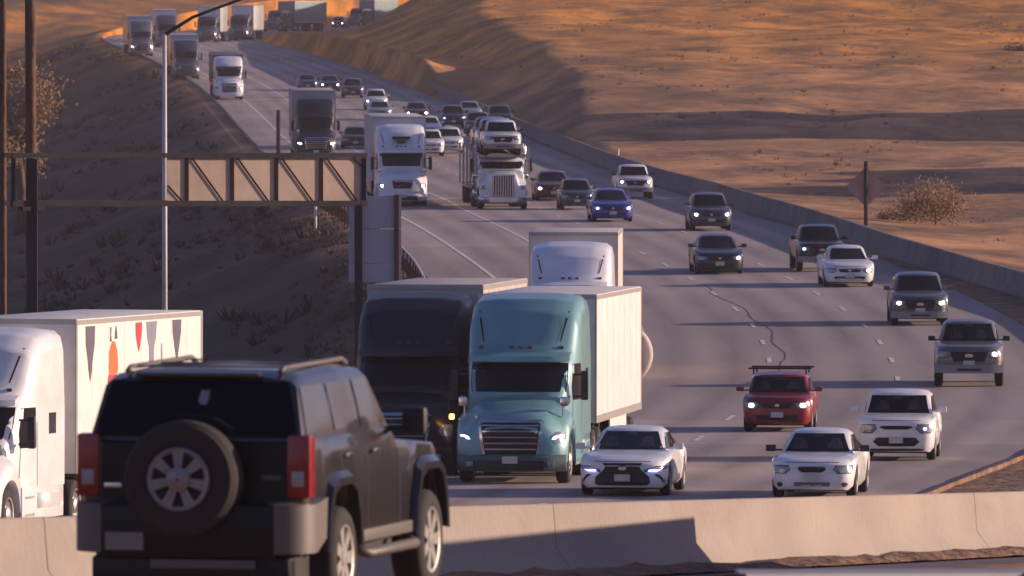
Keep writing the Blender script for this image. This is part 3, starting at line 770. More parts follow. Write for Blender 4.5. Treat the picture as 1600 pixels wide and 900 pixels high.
# ---------------------------------------------------------------- semi trucks
def semi(pt, x, y, label, trailer=WHITE, tl=14.0, style='aero', lamps=None, fairing=3.92, grmat=CHROME, detail=1, facepaint=None, at=None, name='semi_truck', turn=0, fside=0, trailer_h=4.05, group='semi trucks on the freeway', tdz=0, mk=None, visor=None, gap=5.55):
    p = on_road(x, y) if at is None else at
    t = thing(name, label, 'truck', p, (math.atan(dzr(p.y)), 0, -math.atan(dcx(p.y)) + turn), group)
    sq = style == 'square'
    # hood with fenders
    bm = bmesh.new()
    if sq: st = [(0, .92, .55, 1.55), (.06, .98, .5, 1.62), (.5, 1.0, .48, 1.68), (1.9, 1.05, .45, 1.80)]
    else: st = [(0, .84, .42, 1.16), (.08, 1.0, .36, 1.30), (.3, 1.12, .34, 1.45), (.8, 1.19, .34, 1.60), (1.75, 1.21, .36, 1.80)]
    fw = herm([(a, b) for a, b, c, d in st]); fb = lin([(a, c) for a, b, c, d in st]); ft = herm([(a, d) for a, b, c, d in st])
    ax, rw = 1.12, .60
    ys = sorted(set([a for a, *_ in st] + [.1*i for i in range(1, 17 if not sq else 19)] + [ax - rw, ax + rw - .02]))
    secs = []
    for yy in ys:
        zb = fb(yy); q = rw**2 - (yy - ax)**2
        if q > 0: zb = max(zb, .5 + math.sqrt(q) * .97)
        zt = ft(yy); W_ = fw(yy); h = zt - zb
        tum = .70
        half = [(0, zb), (W_*.9, zb), (W_, zb + h*.12), (W_, zb + h*.42), (W_*.93, zb + h*.66), (W_*tum*1.06, zb + h*.86), (W_*tum*.88, zt - .01), (W_*.3, zt + .03), (0, zt + .04)]
        if sq: half = [(0, zb), (W_*.7, zb), (W_*1.08, zb + h*.02), (W_*1.1, zb + h*.38), (W_*.78, zb + h*.55), (W_*.66, zb + h*.9), (W_*.58, zt - .01), (W_*.3, zt + .02), (0, zt + .03)]
        s = half_ring([Vector((a_, yy, z_)) for a_, z_ in half])
        if yy < .5 and not sq:
            for q_ in s: q_.y += .30*(abs(q_.x)/1.2)**2.5 * (1 - yy/.5)
        secs.append(s)
    loft(bm, secs)
    bmesh.ops.recalc_face_normals(bm, faces=bm.faces[:])
    # cab and roof fairing
    z0 = .95
    cab = [(1.32, 1.02, .96, 1.80), (1.88, 1.14, 1.06, 2.58), (1.96, 1.16, 1.08, 2.66), (2.2, 1.19, 1.10, 2.86), (2.7, 1.21, 1.13, fairing - .42), (3.3, 1.22, 1.15, fairing - .12), (4.2, 1.22, 1.17, fairing), (4.9, 1.22, 1.17, fairing - .02)]
    if fairing < 3: cab = [(1.32, 1.02, .96, 1.80), (1.80, 1.12, 1.04, 2.60), (2.1, 1.14, 1.06, 2.78), (3.4, 1.15, 1.06, 2.85), (4.6, 1.15, 1.06, 2.80)]
    if sq: cab = [(1.32, 1.02, .96, 1.80), (1.66, 1.12, 1.04, 2.26), (1.9, 1.14, 1.06, 2.36), (3.4, 1.15, 1.06, 2.40), (4.6, 1.15, 1.06, 2.38)]
    fwb = lin([(a, b) for a, b, c, d in cab]); fwt = lin([(a, c) for a, b, c, d in cab]); fz = lin([(a, d) for a, b, c, d in cab]) if fairing < 3 else (lambda yy: lin([(a, d) for a, b, c, d in cab])(yy))
    ys = sorted(set([a for a, *_ in cab] + [1.32 + .17*i for i in range(21)])); secs = []
    b2 = bmesh.new()
    for yy in ys:
        wb, wt, zt = fwb(yy), fwt(yy), fz(yy); hh = zt - z0
        half = [(0, z0), (wb, z0), (wb, z0 + hh*.5), (wb + (wt-wb)*.6, z0 + hh*.86), (wt*.97, z0 + hh*.95), (wt*.86, z0 + hh*.99), (wt*.5, zt + .02), (0, zt + .03)]
        s = half_ring([Vector((a_, yy, z_)) for a_, z_ in half])
        k = (1 - sstep(1.4, 3.8, yy)) * .34
        for q_ in s: q_.y += k * abs(q_.x/1.15)**2.6
        secs.append(s)
    loft(b2, secs); bmesh.ops.recalc_face_normals(b2, faces=b2.faces[:])
    tm = bpy.data.meshes.new('tmp'); b2.to_mesh(tm); b2.free()
    hood_bvh = bvh_of(bm); bm.from_mesh(tm); bpy.data.meshes.remove(tm)
    bvh = bvh_of(bm); obj('cab', bm, pt, t, ang=42)
    S = lambda rows, **k: skin(bvh, rows, **k)
    obj('windshield', S([(1.88, -1.00, 1.00), (2.2, -1.0, 1.0)] if sq else [(1.90, -1.00, 1.00), (2.15, -1.03, 1.03), (2.50, -1.02, 1.02)], off=.012, nx=14, sub=3), GLASS, t)
    if visor or detail:
        bv = bmesh.new(); secs = []
        for i in range(11):
            xx = -1.06 + 2.12*i/10; yy = 1.74 + .34*abs(xx/1.15)**2.6
            secs.append([Vector((xx, yy - .12, 2.53)), Vector((xx, yy - .10, 2.64)), Vector((xx, yy + .2, 2.72)), Vector((xx, yy + .2, 2.58))])
        loft(bv, secs); bmesh.ops.recalc_face_normals(bv, faces=bv.faces[:]); obj('sun_visor', bv, visor or pt, t)
    for m_ in (1, -1):
        for rows in ([(1.72, 2.05, 2.86), (2.0, 2.05, 2.86), (2.15 if sq else 2.48, 2.22, 2.86)], [(1.75, 3.75, 4.25), (2.05, 3.75, 4.25)] if sq else [(1.95, 3.75, 4.25), (2.35, 3.75, 4.25)]):
            b_ = bmesh.new(); grid = []
            for z, a_, c_ in rows:
                line = []
                for i in range(5):
                    hit = bvh.ray_cast(Vector((3*m_, a_ + (c_-a_)*i/4, z)), Vector((-m_, 0, 0))); line.append(b_.verts.new(hit[0] + Vector((.008*m_, 0, 0))))
                grid.append(line)
            for A, B in zip(grid, grid[1:]):
                for i in range(4): b_.faces.new((A[i], A[i+1], B[i+1], B[i]))
            obj('side_window', b_, GLASS, t)
    for rows in ([(1.0, 1.99, 2.01), (2.2, 2.12, 2.14)], [(1.0, 2.93, 2.95), (2.2, 2.93, 2.95)]):
        obj('door_gap', skin(bvh, rows, 'S', .006, 1, 4), SEAM, t)
    if fairing > 3 and detail:   # moulded recess lines and marker lamps on the roof fairing
        for sx in (1, -1): obj('fairing_groove', skin(bvh, [(2.95, sx*.80, sx*.83), (fairing - .35, sx*.93, sx*.97)], off=.012, nx=1, sub=4), SEAM, t)
        for xx in (-.85, -.2, 0, .2, .85):
            bl = bmesh.new(); hit = bvh.ray_cast(Vector((xx, -3, 2.82)), Vector((0, 1, 0)))
            if hit[0]: box(bl, xx - .05, xx + .05, hit[0].y - .04, hit[0].y + .03, 2.79, 2.85, .01)
            obj('marker_lamp', bl, mat('marker_dark', (.12, .05, .02), .4), t)
    # grille
    if sq:
        g0, g1, gw = .62, 1.58, .50
        bg_ = bmesh.new(); box(bg_, -gw - .06, gw + .06, -.07, .05, g0 - .06, g1 + .06, .02); fr = obj('grille', bg_, CHROME, t)
        bb = bmesh.new(); box(bb, -gw, gw, -.078, -.06, g0, g1); obj('grille_mesh', bb, GRILLE, fr, smooth=False)
        for i in range(9):
            bb = bmesh.new(); xx = -gw + .05 + (2*gw - .1)*i/8; box(bb, xx - .022, xx + .022, -.10, -.075, g0, g1); obj('grille_bar', bb, CHROME, fr, smooth=False)
    elif style == 'volvo':
        obj('grille', S([(.86, -.42, .42), (1.24, -.50, .50)], off=.02, nx=8, sub=3), GRILLE, t)
        q = S([(.90, -.33, -.27), (1.2, .27, .33)], off=.035, nx=1, sub=6); obj('grille_bar', q, CHROME, t)
    else:
        fr = obj('grille', S([(.52, -.50, .50), (.62, -.60, .60), (1.30, -.70, .70), (1.36, -.62, .62)], off=.014, nx=12, sub=3), grmat, t)
        obj('grille_mesh', S([(.57, -.47, .47), (.64, -.54, .54), (1.26, -.63, .63), (1.30, -.58, .58)], off=.024, nx=12, sub=3), GRILLE, fr)
        for i in range(5):
            zz = .72 + .125*i; hw = .52 + .10*(zz - .6)/.7
            obj('grille_bar', S([(zz, -hw, hw), (zz + .028, -hw, hw)], off=.04, nx=10, sub=1), grmat, fr)
    # headlights
    lmm = {None: LAMP_OFF, 'warm': LAMP_W, 'cool': LAMP_B, 'white': LAMP_C}
    for sg in (-1, 1):
        if sq:
            bl = bmesh.new(); box(bl, sg*.78, sg*1.08, -.05, .12, .92, 1.12, .03); h_ = obj('headlight', bl, CHROME, t)
            bl = bmesh.new(); box(bl, sg*.82, sg*1.04, -.065, -.045, .95, 1.09, .01); obj('bulb', bl, lmm[lamps], h_)
        else:
            h_ = obj('headlight', S([(.86, sg*.92, sg*1.10), (.98, sg*.84, sg*1.13), (1.10, sg*.94, sg*1.12)], off=.014, nx=6, sub=2), LAMP_OFF, t)
            if lamps:
                if style == 'volvo': rows = [(.94, sg*.92, sg*1.02), (1.04, sg*.92, sg*1.02)]
                else: rows = [(.94, sg*.86, sg*.92), (1.0, sg*.9, sg*1.10), (1.03, sg*.98, sg*1.10)]
                obj('bulb', S(rows, off=.03, nx=4, sub=1), lmm[lamps], h_)
    # bumper
    bb = bmesh.new(); secs = []
    for i in range(13):
        xx = -1.14 + 2.28*i/12; yy = -.05 + .34*(abs(xx)/1.14)**3; lo_ = .10*(abs(xx)/1.14)**4
        secs.append([Vector((xx, yy + .05, .26 + lo_)), Vector((xx, yy, .33 + lo_)), Vector((xx, yy, .56)), Vector((xx, yy + .05, .62)), Vector((xx, yy + .22, .62)), Vector((xx, yy + .22, .26))])
    loft(bb, secs); bmesh.ops.recalc_face_normals(bb, faces=bb.faces[:]); bu = obj('bumper', bb, CHROME if sq else (mat('bumper_teal_grey', (.07, .12, .13), .45) if pt is TEAL else pt), t)
    if detail and not sq:
        bi = bmesh.new(); box(bi, -.72, .72, -.082, -.05, .30, .50, .01); obj('lower_intake', bi, GRILLE, t)
        bi = bmesh.new(); box(bi, -.16, .16, -.10, -.07, .44, .59, .005); obj('number_plate', bi, PLATE, t, smooth=False)
        for sg in (-1, 1):
            bi = bmesh.new(); box(bi, sg*.78, sg*.92, -.02, .06, .38, .48, .01); obj('fog_light', bi, LAMP_OFF, t)
    # mirrors
    for sg in (1, -1):
        bmr = bmesh.new(); box(bmr, sg*1.30, sg*1.46, 1.86, 1.98, 1.72, 2.34, .04)
        box(bmr, sg*1.12, sg*1.34, 1.92, 1.95, 2.24, 2.28); box(bmr, sg*1.12, sg*1.34, 1.92, 1.95, 1.78, 1.82)
        obj('mirror', bmr, BLACKP, t)
        bmr = bmesh.new(); box(bmr, sg*.98, sg*1.16, .62, .72, 1.62, 1.82, .04); box(bmr, sg*1.02, sg*1.05, .66, .70, 1.40, 1.64)
        obj('hood_mirror', bmr, CHROME if mk != 'black' else BLACKP, t)
    # steps, tank, chassis, side skirt
    for sg in (1, -1):
        bs = bmesh.new(); tube(bs, [(sg*.96, 3.0, .70), (sg*.96, 4.6, .70)], .29, 16); obj('fuel_tank', bs, CHROME if sq else pt, t)
        bs = bmesh.new()
        for zz in (.42, .75): box(bs, sg*.9, sg*1.2, 2.1, 2.8, zz, zz + .05)
        obj('step', bs, STEEL, t, smooth=False)
        if not sq:
            bs = bmesh.new(); box(bs, sg*1.16, sg*1.20, 1.92, 4.9, .35, .98, .01); obj('side_skirt', bs, pt, t)
    bc = bmesh.new(); box(bc, -.45, .45, .4, 8.0, .6, .92); box(bc, -.9, .9, 1.7, 2.0, .35, .95); box(bc, -1.0, 1.0, 2.0, 4.8, .9, .97); obj('chassis', bc, CHASSIS, t, smooth=False)
    wheels(t, W_TRK, .5, [(1.02, 1.12), (-1.02, 1.12)])
    wheels(t, W_DUAL, .5, [(.90, 5.9), (-.90, 5.9), (.90, 7.2), (-.90, 7.2)])
    if sq:
        for sg in (1, -1):
            bs = bmesh.new(); tube(bs, [(sg*1.15, 3.05, .8), (sg*1.15, 3.05, 2.9), (sg*1.15, 3.15, 3.02)], .075, 12); obj('exhaust_stack', bs, CHROME, t)
            bs = bmesh.new(); tube(bs, [(sg*1.12, 2.0, 1.55), (sg*1.12, 2.5, 1.55)], .17, 12); obj('air_cleaner', bs, CHROME, t)
    if trailer:
        y0 = gap; y1 = gap + tl; zt = trailer_h; zb = 1.12
        bt = bmesh.new(); box(bt, -1.27, 1.27, y0, y1, zb, zt, .03); tr = obj('trailer', bt, trailer, t)
        tr2 = mat('trailer_trim', (.42, .40, .39), .4, .5)
        bt = bmesh.new()
        for sg in (1, -1):
            box(bt, sg*1.262, sg*1.285, y0 + .02, y1 - .02, zt - .11, zt - .02); box(bt, sg*1.262, sg*1.285, y0 + .02, y1 - .02, zb, zb + .16)
            box(bt, sg*1.262, sg*1.282, y0 - .012, y0 + .10, zb, zt - .01); box(bt, sg*1.262, sg*1.282, y1 - .1, y1 + .012, zb, zt - .01)
        box(bt, -1.27, 1.27, y0 - .015, y0 + .02, zt - .10, zt + .004)
        obj('rail_trim', bt, tr2, tr, smooth=False)
        if detail:
            bs = bmesh.new(); k = int(tl / 1.2)
            for i in range(1, k):
                for sg in (1, -1): box(bs, sg*1.265, sg*1.2735, y0 + i*tl/k - .012, y0 + i*tl/k + .012, zb + .17, zt - .12)
            obj('panel_joint', bs, trailer, tr, smooth=False)
            for sg in (1, -1):
                bs = bmesh.new(); box(bs, sg*1.22, sg*1.25, y0 + 3.4, y1 - 3.4, .45, zb); obj('side_skirt', bs, tr2 if not fside else trailer, tr, smooth=False)
            bs = bmesh.new(); box(bs, -1.2, 1.2, y1 - .3, y1 - .25, .55, .68); box(bs, -.8, -.7, y1 - .3, y1 - .25, .66, zb); box(bs, .7, .8, y1 - .3, y1 - .25, .66, zb); obj('underride_bar', bs, tr2, tr, smooth=False)
        bc = bmesh.new(); box(bc, -.55, .55, y0 + .5, y1 - .1, .85, zb); box(bc, -1.1, -1.0, y0 + 2.4, y0 + 2.5, .3, zb); box(bc, 1.0, 1.1, y0 + 2.4, y0 + 2.5, .3, zb); obj('trailer_frame', bc, CHASSIS, tr, smooth=False)
        for xx, yy in ((.90, y1 - 1.3), (-.90, y1 - 1.3), (.90, y1 - 2.6), (-.90, y1 - 2.6)):
            link_mesh('trailer_wheel', W_DUAL[0], tr, (xx, yy, .5))
    return t

TEAL = paint('teal', (.15, .34, .375), .1, .42); TEALT = WHITE
NAVY = mat('navy_black', (.007, .008, .016), .42, 0, coat=.12)
CABW = paint('cab_white', (.80, .81, .86))
teal = semi(TEAL, 797, 757, 'teal semi truck with a chrome slatted grille pulling a sunlit white trailer', trailer=mat('trailer_white', (.74, .70, .68), .45), tl=10.6, lamps='cool', trailer_h=3.88, fside=1)
# pale hooped cover standing out behind the teal truck's trailer
b = bmesh.new()
M = Matrix.Translation((.84, 16.35, 2.35)) @ Matrix.Rotation(R(90), 4, 'Z')
lathe(b, [(-.08, .42), (-.10, .60), (-.03, .68), (.04, .68), (.10, .60), (.08, .42), (-.08, .42)], 30, M)
ring = obj('spare_wheel', b, mat('pale_rubber', (.62, .55, .52), .8), teal); ring['label'] = 'pale round spare tyre standing out past the trailer'
b = bmesh.new(); lathe(b, [(-.02, .43), (-.05, .01)], 20, M); obj('rim', b, BLACKP, ring)
b = bmesh.new(); box(b, .5, 1.2, 16.1, 16.36, 2.0, 2.1); box(b, .5, 1.2, 16.1, 16.36, 2.6, 2.7); obj('bracket', b, CHASSIS, ring)

blk = semi(NAVY, 622, 744, 'near-black semi truck with an amber lamp lit, left of the teal truck', trailer=mat('trailer_tan', (.50, .44, .42), .5), tl=10.5, grmat=CHROME, mk='black', fairing=3.86, trailer_h=4.02)
b = bmesh.new(); box(b, 1.08, 1.18, .16, .28, 1.22, 1.33, .02); obj('amber_lamp', b, LAMP_A, blk)
semi(CABW, 887, 594, 'white semi truck seen over the teal trailer, only its roof fairing and box showing', trailer=mat('trailer_cream', (.66, .58, .54), .5), tl=6.0, fairing=3.80, trailer_h=4.05)
vn = semi(CABW, 629, 323, 'white semi truck with a dark square grille crossed by a diagonal bar', style='volvo', lamps='white', trailer=mat('trailer_pale', (.55, .54, .58), .5), fairing=3.85, tl=14, trailer_h=4.2)
b = bmesh.new(); box(b, -.42, .42, 2.10, 2.5, 3.18, 3.30, .01); box(b, -.2, .2, 2.05, 2.5, 3.0, 3.08, .01); obj('roof_badge', b, GRILLE, vn)
dk = semi(NAVY, 494, 250, 'semi truck with a dark face and pale trailer rising above the sign gantry', lamps='white', trailer=mat('trailer_grey', (.42, .40, .41), .5), fairing=3.7, detail=1, trailer_h=4.1)
semi(CABW, 358, 156, 'white semi truck with a dark windshield high on the hill in the left lanes', lamps=None, trailer=mat('trailer_dark', (.10, .10, .12), .5), fairing=3.5, detail=0, visor=BLACKP, trailer_h=3.7)
semi(GREYD, 292, 124, 'grey semi truck with a pale roof just right of the lamp post', trailer=SILVER, detail=0, trailer_h=3.95, fairing=3.6)
semi(TANGREY, 222, 88, 'semi truck with two yellow headlights at the top left of the freeway', lamps='warm', trailer=SILVER, detail=0, fairing=3.7)
semi(GREYD, 262, 74, 'semi truck partly behind the top of the lamp post', trailer=WHITE, detail=0, fairing=3.5)
semi(GREYD, 322, 66, 'semi truck with a sunlit white trailer on the bend, left of its twin', trailer=WHITE, detail=0, fairing=3.0, tl=13, turn=-.09)
semi(GREYD, 372, 63, 'semi truck with a sunlit white trailer on the bend, nearest the orange bank', trailer=WHITE, detail=0, fairing=3.0, tl=13, turn=-.12)
BX = mat('trailer_bluegrey', (.20, .26, .28), .6)
def farpt(x, Y, u=0): q = P(x, 0, Y); return Vector((q.x, Y, zr(Y)))
semi(GREYD, 0, 0, 'shaded blue-grey box truck at the top, on the road behind the orange bank', trailer=BX, detail=0, fairing=2.8, at=farpt(420, 1375), turn=-.35, tl=10)
semi(GREYD, 0, 0, 'shaded blue-grey box truck farthest along the road before it slips behind the hill', trailer=BX, detail=0, fairing=2.8, at=farpt(548, 1505), turn=-.30, tl=8)
car('suv', GREYD, 0, 0, 'dark car with two faint headlights between the two shaded box trucks', 'car', 'sedan', lamps='white', at=farpt(527, 1475), detail=0)
car('suv', SILVER, 0, 0, 'silver suv with its headlights on, last vehicle before the shaded hill', 'suv', 'suv', lamps='white', at=farpt(608, 1530), detail=0, scale=1.3)

# left white truck with the decorated trailer
wt_p = P(-104, 860, 192); wt_p.z = zr(192) - .25
wt_ = semi(WHITE, 0, 0, 'white semi truck at the left edge whose white trailer carries pointed coloured shapes', trailer=mat('trailer_bright', (.78, .74, .70), .45), tl=9.8, at=wt_p, turn=-.02, lamps='cool', trailer_h=4.1, fairing=3.95)
ltr = [c for c in wt_.children if c.name.startswith('trailer')][0]
def spike(y, w0, zt_, zb_, m_, top=1.0, shape=None):
    b = bmesh.new(); x = 1.276
    rows = shape or [(zt_, w0), ((zt_*.7 + zb_*.3), w0*.85), ((zt_*.3 + zb_*.7), w0*.45), (zb_, .02)]
    g = [[b.verts.new((x, y - w_/2 + (w_*.25 if k else 0) * 0, z)), b.verts.new((x, y + w_/2, z))] for k, (z, w_) in enumerate(rows)]
    for A, B in zip(g, g[1:]): b.faces.new((A[0], A[1], B[1], B[0]))
    return obj('trailer_graphic', b, m_, ltr, smooth=False)
DK = mat('graphic_dark', (.10, .085, .13), .5); OR = mat('graphic_orange', (.75, .14, .03), .5); RD = mat('graphic_red', (.50, .03, .06), .5); GY = mat('graphic_grey', (.22, .22, .30), .5)
spike(6.6, .72, 3.95, 2.95, DK, shape=[(3.95, .72), (3.6, .66), (3.25, .34), (3.1, .26), (2.88, .03)])
spike(8.15, .2, 3.9, 3.7, DK, shape=[(3.9, .10), (3.75, .06), (3.62, .16)]); spike(8.55, .2, 3.9, 3.7, DK, shape=[(3.92, .06), (3.8, .16), (3.66, .22)])
spike(8.35, .7, 3.6, 2.9, OR, shape=[(3.62, .22), (3.42, .62), (3.1, .72), (2.98, .60)]); spike(8.3, .7, 3, 2.9, RD, shape=[(2.975, .62), (2.85, .75), (2.7, .5)])
spike(10.3, .52, 3.95, 3.4, RD, shape=[(3.95, .52), (3.7, .46), (3.5, .22), (3.38, .04)]); spike(11.3, .8, 3.95, 3.1, GY, shape=[(3.95, .85), (3.62, .66), (3.45, .40), (3.2, .36), (3.05, .30)])
spike(12.1, .3, 3.5, 3.2, GY, shape=[(3.5, .05), (3.3, .12), (3.1, .05)]); spike(13.3, .72, 3.95, 3.1, DK, shape=[(3.95, .72), (3.7, .66), (3.4, .36), (3.1, .04)])


# ---------------------------------------------------------------- car carrier
cc = semi(CABW, 786, 327, 'white square-nosed car carrier truck with a tall chrome grille and a pickup above its cab', trailer=None, style='square', fairing=2.9, name='car_carrier', detail=0, grmat=CHROME, lamps=None)
RK = mat('rack_steel', (.45, .43, .45), .45, .6)
def rk(name, segs, r=.06):
    b = bmesh.new()
    for a_, c_ in segs: beam(b, a_, c_, r*2, r*2)
    obj(name, b, RK, cc, smooth=False)
for sg in (1, -1):
    rk('deck_rail', [((sg*1.05, -.1, 2.50), (sg*1.05, 20.5, 2.60))], .06)
    for yy in (1.0, 3.4, 6.5, 10, 14, 18): rk('rack_post', [((sg*1.25, yy, .9 if yy > 5 else 1.6), (sg*1.25, yy, 2.9))], .05)
    rk('rack_brace', [((sg*1.25, 3.4, 1.2), (sg*1.25, 1.0, 2.5)), ((sg*1.25, 6.5, 1.2), (sg*1.25, 3.4, 2.5)), ((sg*1.25, 6.5, .9), (sg*1.25, 20, .9))], .04)
b = bmesh.new(); box(b, -1.05, 1.05, .2, 20.4, 2.43, 2.48); obj('upper_deck', b, RK, cc, smooth=False)
b = bmesh.new(); box(b, -1.2, 1.2, 6.4, 20.4, .85, .97); obj('lower_deck', b, RK, cc, smooth=False)
for xx, yy in ((.9, 15), (-.9, 15), (.9, 16.3), (-.9, 16.3)): link_mesh('trailer_wheel', W_DUAL[0], cc, (xx, yy, .5))
bpy.context.view_layer.update()
def on_deck(y, z, kind, pt, label, cat, nm, **k):
    p = cc.matrix_world @ Vector((0, y, z))
    return car(kind, pt, 0, 0, label, cat, nm, at=p, group='vehicles loaded on the car carrier', detail=0, **k)
on_deck(.1, 2.49, 'pickup', WHITE, 'white pickup truck riding on the deck above the carrier cab', 'pickup truck', 'pickup_truck', grille='truck', scale=.9)
on_deck(5.6, 2.49, 'suv', SILVER, 'silver suv loaded behind the pickup on the upper deck', 'suv', 'suv')
on_deck(10.8, 2.49, 'suv', GREYD, 'dark grey suv loaded third on the upper deck of the carrier', 'suv', 'suv')
on_deck(7.6, .98, 'suv', BLACK, 'black suv loaded on the lower deck behind the carrier cab', 'suv', 'suv')

# ---------------------------------------------------------------- black suv in front
REARG = mat('rear_glass', (.003, .003, .007), .08); REARG.node_tree.nodes['Principled BSDF'].inputs['Specular IOR Level'].default_value = .12
def offroader():
    s = 200.0; Y0 = 80.0
    base = P(303, 900, Y0); zg = P(303, 962, Y0).z; base.z = zg
    t = thing('offroad_suv', 'black boxy off-road suv driving away in the foreground with a spare wheel on its back', 'suv', base, (0, 0, R(-13.5)))
    BP = mat('gloss_black', (.006, .006, .011), .3); BP.node_tree.nodes['Principled BSDF'].inputs['Specular IOR Level'].default_value = .25
    BS = mat('black_brown_reflection', (.040, .033, .034), .28, .5, coat=.6)  # black paint; brown reflected light on the side is put into its colour
    CL = mat('cladding_grey', (.12, .105, .10), .5, .2)
    # rear at y=0, nose towards +y.  Lower body
    W = .93; L = 4.55
    st = [(0, .88, .52, 1.34), (.05, .92, .50, 1.37), (.3, .93, .48, 1.38), (2.7, .93, .48, 1.37), (2.9, .93, .48, 1.27), (3.4, .92, .50, 1.24), (4.35, .88, .52, 1.18), (4.5, .82, .58, 1.12), (4.55, .76, .62, 1.0)]
    fw = lin([(a, b) for a, b, c, d in st]); fb = lin([(a, c) for a, b, c, d in st]); ft = lin([(a, d) for a, b, c, d in st])
    ra, fa, r = .98, 3.82, .43
    ys = sorted(set([a for a, *_ in st] + [.1*i for i in range(1, 45)] + [x_ + s_*rr for x_ in (ra, fa) for s_ in (-1, 1) for rr in (.50, .51, .45)]))
    bm = bmesh.new(); secs = []
    for yy in ys:
        zb = fb(yy)
        for ax in (ra, fa):
            q = abs(yy - ax)
            if q < .505: zb = max(zb, min(.99, .99 - max(0, q - .30)*1.6))
        W_ = fw(yy); zt = ft(yy); h = zt - zb
        half = [(0, zb), (W_*.96, zb), (W_, zb + h*.1), (W_, zb + h*.55), (W_*.985, zb + h*.9), (W_*.95, zt), (0, zt)]
        secs.append(half_ring([Vector((a_, yy, z_)) for a_, z_ in half]))
    loft(bm, secs)
    # cabin
    z0 = 1.28
    cab = [(.05, .89, .86, 1.36), (.22, .89, .76, 1.85), (.36, .89, .75, 1.895), (1.5, .89, .75, 1.92), (2.35, .89, .74, 1.88), (2.52, .89, .74, 1.82), (2.95, .87, .82, 1.36)]
    fwb = lin([(a, b) for a, b, c, d in cab]); fwt = lin([(a, c) for a, b, c, d in cab]); fz = lin([(a, d) for a, b, c, d in cab])
    secs = []; b2 = bmesh.new()
    for yy in sorted(set([a for a, *_ in cab] + [.06 + .15*i for i in range(20)])):
        wb, wt, zt = fwb(yy), fwt(yy), fz(yy); hh = zt - z0
        half = [(0, z0), (wb, z0), (wb + (wt-wb)*.45, z0 + hh*.5), (wb + (wt-wb)*.9, z0 + hh*.9), (wt*.95, z0 + hh*.97), (wt*.7, zt + .01), (0, zt + .02)]
        secs.append(half_ring([Vector((a_, yy, z_)) for a_, z_ in half]))
    loft(b2, secs); bmesh.ops.recalc_face_normals(b2, faces=b2.faces[:])
    tm = bpy.data.meshes.new('tmp'); b2.to_mesh(tm); b2.free(); bmesh.ops.recalc_face_normals(bm, faces=bm.faces[:]); bm.from_mesh(tm)
    bvh = bvh_of(bm); obj('body', bm, BS, t, ang=38)
    # rear door skin: glossy black tailgate
    obj('tailgate', skin(bvh, [(.60, -.74, .76), (1.34, -.74, .76)], off=.014, nx=10, sub=3), BP, t)
    rwn = obj('rear_window', skin(bvh, [(1.40, -.82, .82), (1.65, -.76, .76), (1.83, -.71, .71)], off=.012, nx=10, sub=4), REARG, t)
    b = bmesh.new(); box(b, -.12, .0, .13, .14, 1.50, 1.60, .002)
    st_ = obj('window_sticker', skin(bvh, [(1.65, .02, .07), (1.68, .0, .08), (1.76, .02, .09)], off=.02, nx=2, sub=1), mat('sticker_grey', (.28, .28, .30), .7), rwn); b.free()
    w_ = skin(bvh, [(1.46, .30, .32), (1.55, .14, .16), (1.58, -.16, -.14)], off=.03, nx=1, sub=4); obj('wiper', w_, mat('wiper_grey', (.10, .10, .11), .5), rwn)
    for xa_ in (-.75, .765):
        obj('tailgate_gap', skin(bvh, [(.92, xa_ - .006, xa_ + .006), (1.35, xa_ - .006, xa_ + .006)], off=.018, nx=1, sub=3), mat('gap_sheen', (.05, .05, .06), .3), t)
    b = bmesh.new(); box(b, .55, .72, -.05, -.01, 1.06, 1.11, .012); obj('tailgate_handle', b, mat('handle_dark', (.05, .05, .055), .3), t)
    b = bmesh.new(); box(b, -.5, .5, .10, .26, 1.865, 1.90, .012); obj('rear_spoiler', b, BS, t)
    # side windows
    for m_ in (1, -1):
        for rows in ([(1.42, .17, .95), (1.62, .22, .95), (1.79, .28, .95)], [(1.42, 1.06, 1.80), (1.79, 1.06, 1.80)], [(1.42, 1.90, 2.74), (1.62, 1.90, 2.58), (1.79, 1.90, 2.44)]):
            b_ = bmesh.new(); grid = []
            for z, a_, c_ in rows:
                line = []
                for i in range(6):
                    hit = bvh.ray_cast(Vector((3*m_, a_ + (c_-a_)*i/5, z)), Vector((-m_, 0, 0))); line.append(b_.verts.new(hit[0] + Vector((.008*m_, 0, 0))))
                grid.append(line)
            for A, B in zip(grid, grid[1:]):
                for i in range(5): b_.faces.new((A[i], A[i+1], B[i+1], B[i]))
            obj('side_window', b_, mat('side_glass', (.06, .055, .075), .06), t)
    obj('windshield', skin(bvh, [(1.42, -.76, .76), (1.84, -.66, .66)], 'B', .01, 8, 4), GLASS, t)
    # seams, handles
    sm = bmesh.new()
    for yy in (1.0, 1.85, 2.88): skin(bvh, [(.56, yy - .008, yy + .008), (1.2, yy - .008, yy + .008)], 'S', .007, 1, 4, True, bm=sm)
    obj('door_gap', sm, SEAM, t)
    for sg in (1, -1):
        for yy in (1.18, 2.05):
            b = bmesh.new(); box(b, sg*.93, sg*.965, yy - .09, yy + .09, 1.20, 1.235, .01); obj('door_handle', b, CHROME, t)
        # tail lights wrap the corner
        b = bmesh.new(); box(b, sg*.76, sg*.945, -.03, .15, .93, 1.42, .02); tl_ = obj('tail_light', b, TAIL, t)
        b = bmesh.new(); box(b, sg*.80, sg*.90, -.042, -.025, 1.02, 1.14, .006); obj('reversing_lens', b, mat('lens_grey', (.35, .33, .34), .3), tl_)
        # corner bumper
        b = bmesh.new(); secs = []
